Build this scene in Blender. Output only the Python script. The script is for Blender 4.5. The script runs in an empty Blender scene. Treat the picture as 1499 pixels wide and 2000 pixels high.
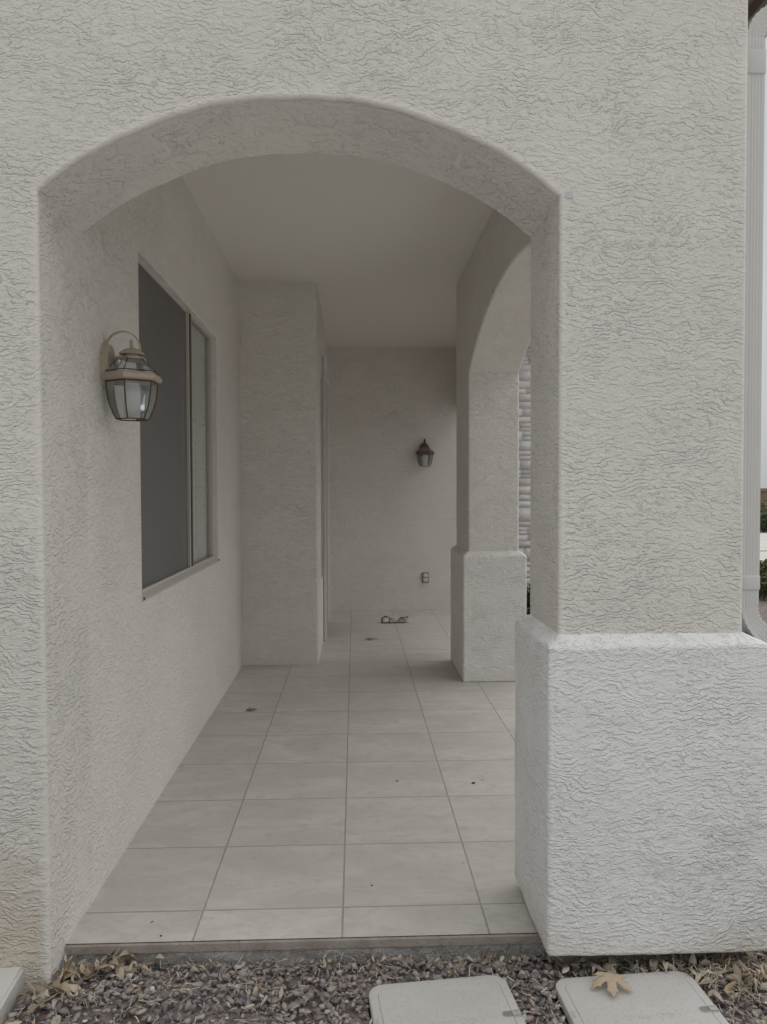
import bpy, bmesh, math, random
import numpy as np
from mathutils import Matrix, Vector

random.seed(7)
rng = np.random.default_rng(7)
R = math.radians
scene = bpy.context.scene
COL = scene.collection

# ------------------------------------------------------------------ camera
CAM_H = 1.415
cam_data = bpy.data.cameras.new('camera')
cam_data.sensor_fit = 'VERTICAL'
cam_data.sensor_height = 24.0
cam_data.lens = 24.0 * 1526.63 / 2000.0
cam_data.clip_start = 0.05
cam_data.clip_end = 3000
cam = bpy.data.objects.new('camera', cam_data)
COL.objects.link(cam)
cam.matrix_world = (Matrix.Translation((0, 0, CAM_H)) @ Matrix.Rotation(R(-2.1161), 4, 'Z')
                    @ Matrix.Rotation(R(90 - 1.6451), 4, 'X') @ Matrix.Rotation(R(-0.1719), 4, 'Z'))
scene.camera = cam

# ------------------------------------------------------------------ sky, sun, exposure
SUN_EL, SUN_AZ = 67.0, 35.0          # azimuth clockwise from +Y: high, over the roof, veiled by cloud
w = bpy.data.worlds.new('World')
scene.world = w
w.use_nodes = True
wn, wl = w.node_tree.nodes, w.node_tree.links
wn.clear()
sky = wn.new('ShaderNodeTexSky')
sky.sky_type = 'NISHITA'
sky.sun_disc = False
sky.sun_elevation = R(SUN_EL)
sky.sun_rotation = R(SUN_AZ)
sky.air_density = 1.0
sky.dust_density = 4.0
sky.ozone_density = 1.0
hs = wn.new('ShaderNodeHueSaturation')
hs.inputs['Saturation'].default_value = 0.22
mx = wn.new('ShaderNodeMix')
mx.data_type = 'RGBA'
mx.inputs[0].default_value = 0.78
mx.inputs[7].default_value = (4.35, 4.42, 4.42, 1)
bg = wn.new('ShaderNodeBackground')
bg.inputs['Strength'].default_value = 0.10
wo = wn.new('ShaderNodeOutputWorld')
wl.new(sky.outputs['Color'], hs.inputs['Color'])
wl.new(hs.outputs['Color'], mx.inputs[6])
wl.new(mx.outputs[2], bg.inputs['Color'])
wl.new(bg.outputs['Background'], wo.inputs['Surface'])

sun_d = bpy.data.lights.new('sun', 'SUN')
sun_d.energy = 1.5
sun_d.angle = R(128)
sun_d.color = (1.0, 0.97, 0.93)
sun = bpy.data.objects.new('sun', sun_d)
COL.objects.link(sun)
sdir = Vector((math.sin(R(SUN_AZ)) * math.cos(R(SUN_EL)), math.cos(R(SUN_AZ)) * math.cos(R(SUN_EL)), math.sin(R(SUN_EL))))
sun.rotation_euler = sdir.to_track_quat('Z', 'Y').to_euler()
sun.location = sdir * 30

scene.view_settings.view_transform = 'Standard'
scene.view_settings.look = 'None'
scene.view_settings.gamma = 1.0
scene.view_settings.use_curve_mapping = False
scene.view_settings.exposure = 0.35
scene.render.engine = 'CYCLES'
scene.cycles.max_bounces = 12
scene.cycles.diffuse_bounces = 8
scene.cycles.transparent_max_bounces = 16

LX, PX, PR = -0.905, 0.606, 1.165        # left porch wall, front pillar's two sides

# ------------------------------------------------------------------ node helpers
class NT:
    def __init__(self, name):
        self.m = bpy.data.materials.new(name)
        self.m.use_nodes = True
        self.t = self.m.node_tree
        self.n, self.l = self.t.nodes, self.t.links
        self.n.clear()
        self.out = self.n.new('ShaderNodeOutputMaterial')

    def put(self, sock, v):
        if isinstance(v, bpy.types.NodeSocket):
            self.l.new(v, sock)
        elif v is not None:
            if isinstance(v, (tuple, list)) and len(v) == 3 and sock.type == 'RGBA':
                v = (*v, 1)
            sock.default_value = v

    def pos(self):
        return self.n.new('ShaderNodeNewGeometry').outputs['Position']

    def obj(self):
        return self.n.new('ShaderNodeTexCoord').outputs['Object']

    def xyz(self, v):
        s = self.n.new('ShaderNodeSeparateXYZ')
        self.l.new(v, s.inputs[0])
        return s.outputs

    def comb(self, x, y, z):
        s = self.n.new('ShaderNodeCombineXYZ')
        for i, v in enumerate((x, y, z)):
            self.put(s.inputs[i], v)
        return s.outputs[0]

    def math(self, op, a, b=None, c=None, clamp=False):
        s = self.n.new('ShaderNodeMath')
        s.operation = op
        s.use_clamp = clamp
        for i, v in enumerate((a, b, c)):
            self.put(s.inputs[i], v)
        return s.outputs[0]

    def vmath(self, op, a, b=None):
        s = self.n.new('ShaderNodeVectorMath')
        s.operation = op
        self.put(s.inputs[0], a)
        if b is not None:
            self.put(s.inputs[1], b)
        return s.outputs[0]

    def scale(self, v, k):
        return self.vmath('MULTIPLY', v, k)

    def noise(self, v, scale, detail=3.0, rough=0.55, dist=0.0):
        s = self.n.new('ShaderNodeTexNoise')
        self.put(s.inputs['Vector'], v)
        s.inputs['Scale'].default_value = scale
        s.inputs['Detail'].default_value = detail
        s.inputs['Roughness'].default_value = rough
        s.inputs['Distortion'].default_value = dist
        return s.outputs['Fac']

    def step(self, x, a, b, lo=0.0, hi=1.0):
        s = self.n.new('ShaderNodeMapRange')
        s.interpolation_type = 'SMOOTHSTEP'
        self.put(s.inputs[0], x)
        for i, v in enumerate((a, b, lo, hi)):
            self.put(s.inputs[i + 1], v)
        return s.outputs[0]

    def mix(self, f, a, b, blend='MIX'):
        s = self.n.new('ShaderNodeMix')
        s.data_type = 'RGBA'
        s.blend_type = blend
        self.put(s.inputs[0], f)
        self.put(s.inputs[6], a)
        self.put(s.inputs[7], b)
        return s.outputs[2]

    def bump(self, h, dist, strength=1.0, normal=None):
        s = self.n.new('ShaderNodeBump')
        s.inputs['Strength'].default_value = strength
        s.inputs['Distance'].default_value = dist
        self.put(s.inputs['Height'], h)
        if normal is not None:
            self.put(s.inputs['Normal'], normal)
        return s.outputs[0]

    def bsdf(self, color, rough=0.6, metal=0.0, normal=None, spec=0.5, **kw):
        s = self.n.new('ShaderNodeBsdfPrincipled')
        self.put(s.inputs['Base Color'], color)
        self.put(s.inputs['Roughness'], rough)
        self.put(s.inputs['Metallic'], metal)
        s.inputs['Specular IOR Level'].default_value = spec
        if normal is not None:
            self.put(s.inputs['Normal'], normal)
        for k, v in kw.items():
            self.put(s.inputs[k], v)
        self.l.new(s.outputs[0], self.out.inputs['Surface'])
        return s.outputs[0]

    def surface(self, s):
        self.l.new(s, self.out.inputs['Surface'])


def stucco(name, col, relief=0.0045, wear=None, dirt=False, beads=False, calm_lo=0.55):
    t = NT(name)
    p = t.pos()
    x, y, z = t.xyz(p)[0:3]
    q = t.scale(p, (0.7, 0.7, 1.0))

    def flakes(zf, off, sc_a, amp_a, sc_b, amp_b, sc_c, amp_c, pw, soft):
        qq = t.vmath('ADD', q, off)
        k = t.math('ADD', t.math('MULTIPLY', z, zf), t.math('MULTIPLY', t.noise(qq, sc_a, 1, 0.5), amp_a))
        k = t.math('ADD', k, t.math('MULTIPLY', t.noise(qq, sc_b, 1, 0.5), amp_b))
        k = t.math('ADD', k, t.math('MULTIPLY', t.noise(qq, sc_c, 2, 0.6), amp_c))
        f = t.math('FRACT', k)
        return t.math('MULTIPLY', t.math('POWER', t.math('SUBTRACT', 1.0, f), pw), t.step(f, 0.0, soft))
    fin = t.noise(p, 150.0, 3, 0.65)
    s1 = flakes(42.0, (0, 0, 0), 6.0, 12.0, 30.0, 2.5, 100.0, 1.25, 1.5, 0.32)
    s2 = flakes(80.0, (3.1, 7.7, 1.9), 11.0, 10.0, 56.0, 2.4, 150.0, 1.2, 1.6, 0.38)
    m1 = t.step(t.noise(t.vmath('ADD', t.scale(q, (1.0, 1.0, 1.5)), (1, 5, 2)), 36.0, 2, 0.6), 0.42, 0.54, 0.0, 1.0)
    m2 = t.step(t.noise(t.vmath('ADD', t.scale(q, (1.0, 1.0, 1.5)), (3.1, 7.7, 1.9)), 56.0, 2, 0.6), 0.42, 0.54, 0.0, 1.0)
    calm = t.step(t.noise(t.vmath('ADD', p, (9.3, 2.2, 5.5)), 4.5, 3, 0.6), 0.34, 0.64, calm_lo, 1.12 if calm_lo < 0.6 else 1.0)
    h = t.math('ADD', t.math('MULTIPLY', s1, m1), t.math('MULTIPLY', t.math('MULTIPLY', s2, m2), 0.5))
    h = t.math('MULTIPLY', h, calm)
    lump = t.noise(t.scale(p, (0.8, 0.8, 1.3)), 34.0, 3, 0.6)
    h = t.math('ADD', h, t.math('MULTIPLY', lump, 0.7))
    h = t.math('ADD', h, t.math('MULTIPLY', t.noise(t.scale(p, (0.6, 0.6, 1.2)), 11.0, 2, 0.5), 1.1))
    h = t.math('ADD', h, t.math('MULTIPLY', fin, 0.28))
    h = t.math('ADD', h, t.math('MULTIPLY', t.noise(p, 2.2, 2, 0.5), 2.0))
    if beads:
        # the smoother trowelled band beside the corner beads and round the arch
        dx = t.math('SUBTRACT', x, (LX + PX) / 2)
        dz = t.math('SUBTRACT', z, 1.375)
        rr = t.math('SQRT', t.math('ADD', t.math('MULTIPLY', dx, dx), t.math('MULTIPLY', dz, dz)))
        dd = t.math('ADD', t.math('ABSOLUTE', t.math('SUBTRACT', rr, 1.175)), t.math('MULTIPLY', t.math('LESS_THAN', z, 2.27), 5.0))
        for xe in (LX, PX):
            dd = t.math('MINIMUM', dd, t.math('ADD', t.math('ABSOLUTE', t.math('SUBTRACT', x, xe)), t.math('MULTIPLY', t.math('GREATER_THAN', z, 2.30), 5.0)))
        dd = t.math('MINIMUM', dd, t.math('ABSOLUTE', t.math('SUBTRACT', x, PR)))
        dd = t.math('ADD', dd, t.math('MULTIPLY', t.math('SUBTRACT', t.noise(p, 9.0, 3, 0.6), 0.5), 0.05))
        onface = t.step(y, 2.32, 2.31, 0.0, 1.0)
        k = t.math('SUBTRACT', 1.0, t.math('MULTIPLY', t.step(dd, 0.006, 0.026, 1.0, 0.0), t.math('MULTIPLY', onface, 0.6)))
        h = t.math('ADD', t.math('MULTIPLY', h, k), t.math('MULTIPLY', t.math('SUBTRACT', 1.0, k), 2.45))
    nrm = t.bump(h, relief)
    blot = t.noise(p, 1.6, 4, 0.6)
    c = t.mix(t.step(blot, 0.3, 0.7), tuple(v * 0.96 for v in col), tuple(min(1, v * 1.03) for v in col))
    # faint rain streaks and handling grime
    c = t.mix(t.math('MULTIPLY', t.step(t.noise(t.scale(p, (7, 7, 0.8)), 1.6, 4, 0.65), 0.52, 0.72), 0.06), c, tuple(v * f for v, f in zip(col, (0.80, 0.77, 0.72))))
    if dirt:
        d = t.math('MULTIPLY', t.step(t.math('ADD', z, t.math('MULTIPLY', t.noise(p, 4.5, 4, 0.65), 0.9)), 1.0, 0.45),
                   t.step(x, -0.908, -0.935))
        c = t.mix(t.math('MULTIPLY', d, 0.6), c, (0.56, 0.48, 0.37))
    if wear:
        a = t.noise(t.vmath('ADD', t.scale(p, (1, 1, 1.3)), (0.4, 0, 0.3)), 3.4, 3, 0.6)
        zone = t.math('MULTIPLY', t.step(a, 0.40, 0.62), t.step(z, 0.90, 0.55))
        zone = t.math('MULTIPLY', zone, t.step(x, 0.66, 0.92))
        f = t.math('ADD', t.noise(t.scale(p, (0.8, 1, 1.7)), 55, 4, 0.72), t.math('ADD', t.math('MULTIPLY', zone, 0.19), t.math('MULTIPLY', t.math('MULTIPLY', t.step(z, 0.945, 0.962), t.step(t.noise(p, 7, 3, 0.6), 0.45, 0.65)), 0.17)))
        f = t.step(f, 0.66, 0.70)
        c = t.mix(t.math('MULTIPLY', f, 0.42), c, wear)
        sp = t.step(t.math('ADD', z, t.math('MULTIPLY', t.noise(p, 14, 4, 0.7), 0.22)), 0.26, 0.12)
        c = t.mix(t.math('MULTIPLY', sp, 0.4), c, (0.55, 0.49, 0.41))
    t.bsdf(c, 0.88, normal=nrm, spec=0.25)
    return t.m


def paint(name, col, rough=0.5, metal=0.0, var=0.05, bump=0.0, scale=40.0, spec=0.5):
    t = NT(name)
    p = t.obj()
    n = t.noise(p, scale, 4, 0.6)
    c = t.mix(n, tuple(v * (1 - var) for v in col), tuple(min(1, v * (1 + var)) for v in col))
    nm = t.bump(t.noise(p, scale * 4, 3, 0.6), bump) if bump else None
    t.bsdf(c, t.step(n, 0.3, 0.7, rough * 0.9, min(1, rough * 1.1)), metal, nm, spec)
    return t.m


WALL = (0.73, 0.71, 0.668)
M = {}
M['stucco'] = stucco('stucco_offwhite', WALL, 0.0064, dirt=True, beads=True)
M['stucco_in'] = stucco('stucco_porch_wall', (0.765, 0.74, 0.695), 0.0058, calm_lo=0.9)
M['stucco_base'] = stucco('stucco_white_base', (0.81, 0.815, 0.81), 0.0052, wear=(0.50, 0.50, 0.48))
M['stucco_cream'] = stucco('stucco_cream_base', (0.80, 0.79, 0.76), 0.0062)
M['ceiling'] = paint('ceiling_paint', (0.78, 0.757, 0.715), 0.8, var=0.03, scale=3.0, bump=0.0006)
M['trim'] = paint('white_trim', (0.68, 0.68, 0.66), 0.45, var=0.04)
M['almond'] = paint('almond_window_frame', (0.52, 0.49, 0.45), 0.45, var=0.04)
M['bronze'] = paint('bronze_seal', (0.085, 0.062, 0.045), 0.4, 0.3)
M['shutter'] = paint('shutter_paint', (0.74, 0.73, 0.685), 0.5, var=0.03)
M['doorwood'] = paint('brown_door', (0.16, 0.085, 0.05), 0.45, var=0.2)
M['gutter'] = paint('gutter_enamel', (0.60, 0.60, 0.585), 0.38, var=0.05, scale=9)
M['fascia'] = paint('fascia_brown', (0.17, 0.13, 0.11), 0.7, var=0.15)
M['soffit'] = paint('soffit_taupe', (0.26, 0.23, 0.205), 0.8, var=0.2, scale=18)
M['rooftile'] = paint('roof_tile_clay', (0.33, 0.20, 0.15), 0.8, var=0.25, scale=12)
M['brass'] = paint('aged_brass', (0.43, 0.375, 0.29), 0.48, 0.25, var=0.2, scale=55, bump=0.0004)
M['brass_dark'] = paint('darkened_brass_came', (0.10, 0.065, 0.04), 0.5, 0.5, var=0.2)
M['copper'] = paint('reddish_aged_brass', (0.15, 0.10, 0.068), 0.5, 0.35, var=0.2, scale=55)
M['candle'] = paint('frosted_sleeve', (0.66, 0.66, 0.60), 0.6, var=0.04)
M['outlet'] = paint('outlet_grey', (0.24, 0.25, 0.255), 0.35, var=0.1)
M['dark'] = paint('black_plastic', (0.018, 0.017, 0.017), 0.5, var=0.1)
M['blackroom'] = paint('dark_interior', (0.03, 0.03, 0.03), 0.9)
M['label'] = paint('white_label', (0.62, 0.62, 0.60), 0.5)
M['film'] = paint('cloudy_film', (0.36, 0.34, 0.29), 0.3, var=0.2)
M['patch'] = paint('smooth_patch', (0.74, 0.72, 0.68), 0.8, var=0.05)
M['greypatch'] = paint('grey_bare_patch', (0.56, 0.57, 0.58), 0.8, var=0.1)


def glass(name, tint, gl=0.12, tr=0.9, rough=0.03, fk=0.9):
    t = NT(name)
    tb = t.n.new('ShaderNodeBsdfTransparent')
    tb.inputs[0].default_value = (*tint, 1)
    gb = t.n.new('ShaderNodeBsdfGlossy')
    gb.inputs['Roughness'].default_value = rough
    gb.inputs['Color'].default_value = (0.9, 0.93, 0.95, 1)
    db = t.n.new('ShaderNodeBsdfDiffuse')
    db.inputs['Color'].default_value = (0.55, 0.58, 0.60, 1)
    m1 = t.n.new('ShaderNodeMixShader')
    m1.inputs[0].default_value = 1 - tr
    t.l.new(tb.outputs[0], m1.inputs[1])
    t.l.new(db.outputs[0], m1.inputs[2])
    fr = t.n.new('ShaderNodeFresnel')
    fr.inputs[0].default_value = 1.45
    f = t.math('ADD', t.math('MULTIPLY', fr.outputs[0], fk), gl, clamp=True)
    m2 = t.n.new('ShaderNodeMixShader')
    t.l.new(f, m2.inputs[0])
    t.l.new(m1.outputs[0], m2.inputs[1])
    t.l.new(gb.outputs[0], m2.inputs[2])
    t.surface(m2.outputs[0])
    return t.m


M['pane'] = glass('window_glass', (0.95, 0.95, 0.945), 0.02, 0.97, 0.02, 0.3)
M['lampglass'] = glass('lantern_glass', (0.93, 0.95, 0.96), 0.05, 0.82, 0.06)
M['doorglass'] = glass('sidelight_glass', (0.4, 0.4, 0.4), 0.05, 0.9)


def screen_mat():
    t = NT('sun_screen_mesh')
    p = t.obj()
    tb = t.n.new('ShaderNodeBsdfTransparent')
    n = t.noise(p, 2.0, 3, 0.5)
    c = t.mix(n, (0.175, 0.17, 0.166), (0.215, 0.21, 0.205))
    db = t.n.new('ShaderNodeBsdfPrincipled')
    t.put(db.inputs['Base Color'], c)
    db.inputs['Roughness'].default_value = 0.55
    ms = t.n.new('ShaderNodeMixShader')
    ms.inputs[0].default_value = 0.62
    t.l.new(tb.outputs[0], ms.inputs[1])
    t.l.new(db.outputs[0], ms.inputs[2])
    t.surface(ms.outputs[0])
    return t.m


M['screen'] = screen_mat()

TILE, TX0, TY0 = 0.4681, -0.0449, 2.6064


def tile_mat():
    t = NT('porch_tile')
    p = t.pos()
    x, y, z = t.xyz(p)[0:3]
    wob = t.math('MULTIPLY', t.math('SUBTRACT', t.noise(p, 14, 3, 0.6), 0.5), 0.003)
    u = t.math('DIVIDE', t.math('SUBTRACT', x, TX0), TILE)
    v = t.math('DIVIDE', t.math('SUBTRACT', y, TY0), TILE)

    def dist(a):
        f = t.math('FRACT', t.math('ADD', a, 100.0))
        return t.math('MULTIPLY', t.math('MINIMUM', f, t.math('SUBTRACT', 1.0, f)), TILE)
    d = t.math('ADD', t.math('MINIMUM', dist(u), dist(v)), wob)
    g = t.step(d, 0.0019, 0.0036, 1.0, 0.0)
    wn_ = t.n.new('ShaderNodeTexWhiteNoise')
    wn_.noise_dimensions = '2D'
    t.l.new(t.comb(t.math('FLOOR', t.math('ADD', u, 100.0)), t.math('FLOOR', t.math('ADD', v, 100.0)), 0.0), wn_.inputs['Vector'])
    ofs = t.vmath('MULTIPLY', wn_.outputs['Color'], (7.0, 7.0, 7.0))
    q = t.vmath('ADD', p, ofs)
    cl = t.noise(t.scale(q, (0.7, 1.6, 1)), 3.2, 5, 0.62, 0.7)
    st = t.noise(t.scale(q, (1.0, 1.9, 1)), 7.0, 5, 0.72, 1.6)
    c = t.mix(t.step(cl, 0.3, 0.7), (0.525, 0.50, 0.465), (0.63, 0.608, 0.572))
    c = t.mix(t.math('MULTIPLY', t.step(st, 0.46, 0.66), 0.55), c, (0.47, 0.442, 0.408))
    c = t.mix(t.math('MULTIPLY', t.step(t.noise(p, 22, 5, 0.78), 0.52, 0.72), 0.22), c, (0.29, 0.26, 0.23))
    # dust settled over the floor in drifts
    c = t.mix(t.math('MULTIPLY', t.step(t.noise(p, 1.3, 4, 0.6), 0.45, 0.7), 0.3), c, (0.50, 0.465, 0.415))
    c = t.mix(t.math('MULTIPLY', wn_.outputs['Value'], 0.16), c, (0.46, 0.44, 0.42))
    gc = t.mix(t.noise(p, 7, 4, 0.7), (0.31, 0.29, 0.265), (0.43, 0.405, 0.37))
    c = t.mix(g, c, gc)
    h = t.math('SUBTRACT', t.math('MULTIPLY', t.noise(q, 9, 4, 0.6), 0.5), t.math('MULTIPLY', g, 1.5))
    t.bsdf(c, t.step(cl, 0.3, 0.7, 0.5, 0.66), normal=t.bump(h, 0.0013), spec=0.35)
    return t.m


M['tile'] = tile_mat()


def concrete_mat(name, a, b, bump=0.004, sc=12):
    t = NT(name)
    p = t.pos()
    n = t.noise(p, sc, 5, 0.65)
    c = t.mix(t.step(n, 0.3, 0.7), a, b)
    c = t.mix(t.math('MULTIPLY', t.step(t.noise(p, sc * 6, 3, 0.7), 0.55, 0.7), 0.5), c, tuple(v * 0.55 for v in a))
    h = t.math('ADD', t.noise(p, sc * 3, 4, 0.7), t.math('MULTIPLY', t.noise(p, sc * 14, 2, 0.6), 0.4))
    t.bsdf(c, 0.9, normal=t.bump(h, bump), spec=0.2)
    return t.m


M['concrete'] = concrete_mat('slab_concrete', (0.36, 0.34, 0.31), (0.50, 0.485, 0.455), 0.012)
M['mortar'] = concrete_mat('tile_edge_mortar', (0.33, 0.285, 0.25), (0.42, 0.375, 0.335), 0.004)
M['drive'] = concrete_mat('driveway_concrete', (0.50, 0.49, 0.47), (0.58, 0.57, 0.55), 0.004, 1.2)


def ground_mat():
    t = NT('gravel_bed')
    p = t.pos()
    vo = t.n.new('ShaderNodeTexVoronoi')
    vo.inputs['Scale'].default_value = 55
    t.l.new(p, vo.inputs['Vector'])
    r = t.xyz(vo.outputs['Color'])[0]
    c = t.mix(r, (0.15, 0.13, 0.13), (0.33, 0.285, 0.27))
    c = t.mix(t.step(t.noise(p, 3, 4, 0.6), 0.5, 0.7), c, (0.16, 0.12, 0.09))
    t.bsdf(c, 0.9, normal=t.bump(t.math('SUBTRACT', 1.0, vo.outputs['Distance']), 0.012), spec=0.2)
    return t.m


M['ground'] = ground_mat()


def attr_mat(name, rough=0.8, scale=120, var=0.25, bump=0.002, spec=0.3, trans=0.0):
    t = NT(name)
    a = t.n.new('ShaderNodeAttribute')
    a.attribute_name = 'tint'
    n = t.noise(t.pos(), scale, 4, 0.65)
    c = t.mix(t.math('MULTIPLY', n, var * 2), a.outputs['Color'], (0.04, 0.035, 0.033))
    t.bsdf(c, rough, normal=t.bump(n, bump), spec=spec)
    return t.m


M['rock'] = attr_mat('crushed_rock', 0.82, 140, 0.22, 0.003)
M['litter'] = attr_mat('dry_leaf', 0.75, 60, 0.12, 0.0012)
M['straw'] = attr_mat('straw', 0.75, 60, 0.1, 0.0005)
M['stone'] = attr_mat('ledge_stone', 0.9, 30, 0.12, 0.008)
M['foliage'] = attr_mat('leaf_green', 0.6, 30, 0.15, 0.001)
M['bark'] = paint('bark', (0.10, 0.075, 0.055), 0.9, var=0.3)


def lid_mat():
    t = NT('valve_box_plastic')
    p = t.obj()
    n = t.noise(p, 9, 5, 0.6)
    c = t.mix(n, (0.50, 0.49, 0.47), (0.60, 0.59, 0.575))
    c = t.mix(t.math('MULTIPLY', t.step(t.noise(p, 90, 3, 0.7), 0.57, 0.7), 0.3), c, (0.36, 0.33, 0.29))
    vo = t.n.new('ShaderNodeTexVoronoi')
    vo.inputs['Scale'].default_value = 75
    t.l.new(t.scale(p, (1, 1, 0)), vo.inputs['Vector'])
    dot = t.step(vo.outputs['Distance'], 0.18, 0.34, 1.0, 0.0)
    t.bsdf(c, 0.62, normal=t.bump(t.math('ADD', dot, t.math('MULTIPLY', t.noise(p, 200, 2, 0.6), 0.5)), 0.0009), spec=0.3)
    return t.m


M['lid'] = lid_mat()
M['lidside'] = paint('valve_box_side', (0.45, 0.44, 0.42), 0.65, var=0.1)

# ------------------------------------------------------------------ object helpers
def link(o, parent=None):
    COL.objects.link(o)
    if parent is not None:
        o.parent = parent
        # the mesh is written in world coordinates: keep it there
        o.location = -Vector(world_loc(parent))
    return o


def world_loc(o):
    v = Vector(o.location)
    while o.parent is not None:
        o = o.parent
        v = v + Vector(o.location)
    return v


def tag(o, label=None, cat=None, group=None, kind=None):
    if label: o['label'] = label
    if cat: o['category'] = cat
    if group: o['group'] = group
    if kind: o['kind'] = kind
    return o


def empty(name, loc, label, cat, group=None):
    o = bpy.data.objects.new(name, None)
    o.empty_display_size = 0.1
    COL.objects.link(o)
    o.location = loc
    return tag(o, label, cat, group)


def mesh_obj(name, verts, faces, mat, parent=None, smooth=False, at=None):
    me = bpy.data.meshes.new(name)
    me.from_pydata([tuple(v) for v in verts], [], [tuple(f) for f in faces])
    me.update()
    if smooth:
        me.polygons.foreach_set('use_smooth', [True] * len(me.polygons))
    me.materials.append(mat)
    o = bpy.data.objects.new(name, me)
    if at is not None:
        me.transform(Matrix.Translation(-Vector(at)))
        COL.objects.link(o)
        o.location = at
        return o
    return link(o, parent)


def bm_obj(name, bm, mat, parent=None, smooth_angle=None, at=None):
    bmesh.ops.recalc_face_normals(bm, faces=bm.faces)
    me = bpy.data.meshes.new(name)
    bm.to_mesh(me)
    bm.free()
    me.materials.append(mat)
    if smooth_angle is not None:
        me.polygons.foreach_set('use_smooth', [True] * len(me.polygons))
        me.set_sharp_from_angle(angle=R(smooth_angle))
    o = bpy.data.objects.new(name, me)
    if at is not None:
        me.transform(Matrix.Translation(-Vector(at)))
        COL.objects.link(o)
        o.location = at
        return o
    return link(o, parent)


def bm_box(bm, x0, x1, y0, y1, z0, z1):
    vs = [bm.verts.new((x, y, z)) for x in (x0, x1) for y in (y0, y1) for z in (z0, z1)]
    idx = [(0, 1, 3, 2), (4, 6, 7, 5), (0, 4, 5, 1), (2, 3, 7, 6), (0, 2, 6, 4), (1, 5, 7, 3)]
    return [bm.faces.new([vs[i] for i in f]) for f in idx]


def box(name, x0, x1, y0, y1, z0, z1, mat, parent=None, bevel=0.0, seg=3, at=None):
    bm = bmesh.new()
    bm_box(bm, x0, x1, y0, y1, z0, z1)
    if bevel:
        bmesh.ops.bevel(bm, geom=bm.edges[:], offset=bevel, segments=seg, profile=0.5, affect='EDGES')
    return bm_obj(name, bm, mat, parent, 40 if bevel else None, at)


def rounded(o, width, seg=4):
    """bullnose the edges whose bevel weight is set, keep flat faces flat"""
    b = o.modifiers.new('bullnose', 'BEVEL')
    b.width = width
    b.segments = seg
    b.limit_method = 'WEIGHT'
    b.use_clamp_overlap = True
    o.data.polygons.foreach_set('use_smooth', [True] * len(o.data.polygons))
    o.data.set_sharp_from_angle(angle=R(30))
    wnm = o.modifiers.new('normals', 'WEIGHTED_NORMAL')
    wnm.mode = 'FACE_AREA'
    wnm.weight = 90
    wnm.keep_sharp = True
    return o


def extrude_profile(pts, axis, a0, a1):
    """closed polygon (u, v) extruded along an axis ('X' -> (a,u,v), 'Y' -> (u,a,v), 'Z' -> (u,v,a))"""
    bm = bmesh.new()
    def P(u, v, a):
        return {'X': (a, u, v), 'Y': (u, a, v), 'Z': (u, v, a)}[axis]
    lo = [bm.verts.new(P(u, v, a0)) for u, v in pts]
    hi = [bm.verts.new(P(u, v, a1)) for u, v in pts]
    bm.faces.new(lo)
    bm.faces.new(hi[::-1])
    n = len(pts)
    for i in range(n):
        j = (i + 1) % n
        bm.faces.new((lo[i], hi[i], hi[j], lo[j]))
    return bm


def weight_edges(bm, pred):
    ly = bm.edges.layers.float.get('bevel_weight_edge') or bm.edges.layers.float.new('bevel_weight_edge')
    for e in bm.edges:
        if pred(e.verts[0].co, e.verts[1].co):
            e[ly] = 1.0


def wall_holes(us, vs, holes, axis, a0, a1):
    """wall panel on a grid of cuts, cells listed in holes are left open"""
    bm = bmesh.new()
    def P(u, v, a):
        return {'X': (a, u, v), 'Y': (u, a, v)}[axis]
    cache = {}
    def V(i, j, k):
        if (i, j, k) not in cache:
            cache[(i, j, k)] = bm.verts.new(P(us[i], vs[j], (a0, a1)[k]))
        return cache[(i, j, k)]
    solid = {(i, j) for i in range(len(us) - 1) for j in range(len(vs) - 1)} - set(holes)
    for (i, j) in solid:
        for k in (0, 1):
            bm.faces.new([V(i, j, k), V(i + 1, j, k), V(i + 1, j + 1, k), V(i, j + 1, k)])
        for (di, dj, e0, e1) in ((-1, 0, (0, 0), (0, 1)), (1, 0, (1, 0), (1, 1)), (0, -1, (0, 0), (1, 0)), (0, 1, (0, 1), (1, 1))):
            if (i + di, j + dj) not in solid:
                bm.faces.new([V(i + e0[0], j + e0[1], 0), V(i + e1[0], j + e1[1], 0), V(i + e1[0], j + e1[1], 1), V(i + e0[0], j + e0[1], 1)])
    return bm


def bm_tube(bm, pts, r, n=10, cap=True):
    pts = [Vector(p) for p in pts]
    rs = r if isinstance(r, (list, tuple)) else [r] * len(pts)
    rings = []
    prev = None
    for i, p in enumerate(pts):
        d = (pts[min(i + 1, len(pts) - 1)] - pts[max(i - 1, 0)]).normalized()
        if prev is None:
            a = d.orthogonal().normalized()
        else:
            a = (prev - d * prev.dot(d)).normalized()
        prev = a
        b = d.cross(a)
        rings.append([bm.verts.new(p + (a * math.cos(2 * math.pi * k / n) + b * math.sin(2 * math.pi * k / n)) * rs[i]) for k in range(n)])
    for q in range(len(rings) - 1):
        for k in range(n):
            bm.faces.new((rings[q][k], rings[q][(k + 1) % n], rings[q + 1][(k + 1) % n], rings[q + 1][k]))
    if cap:
        bm.faces.new(rings[0][::-1])
        bm.faces.new(rings[-1])


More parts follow.
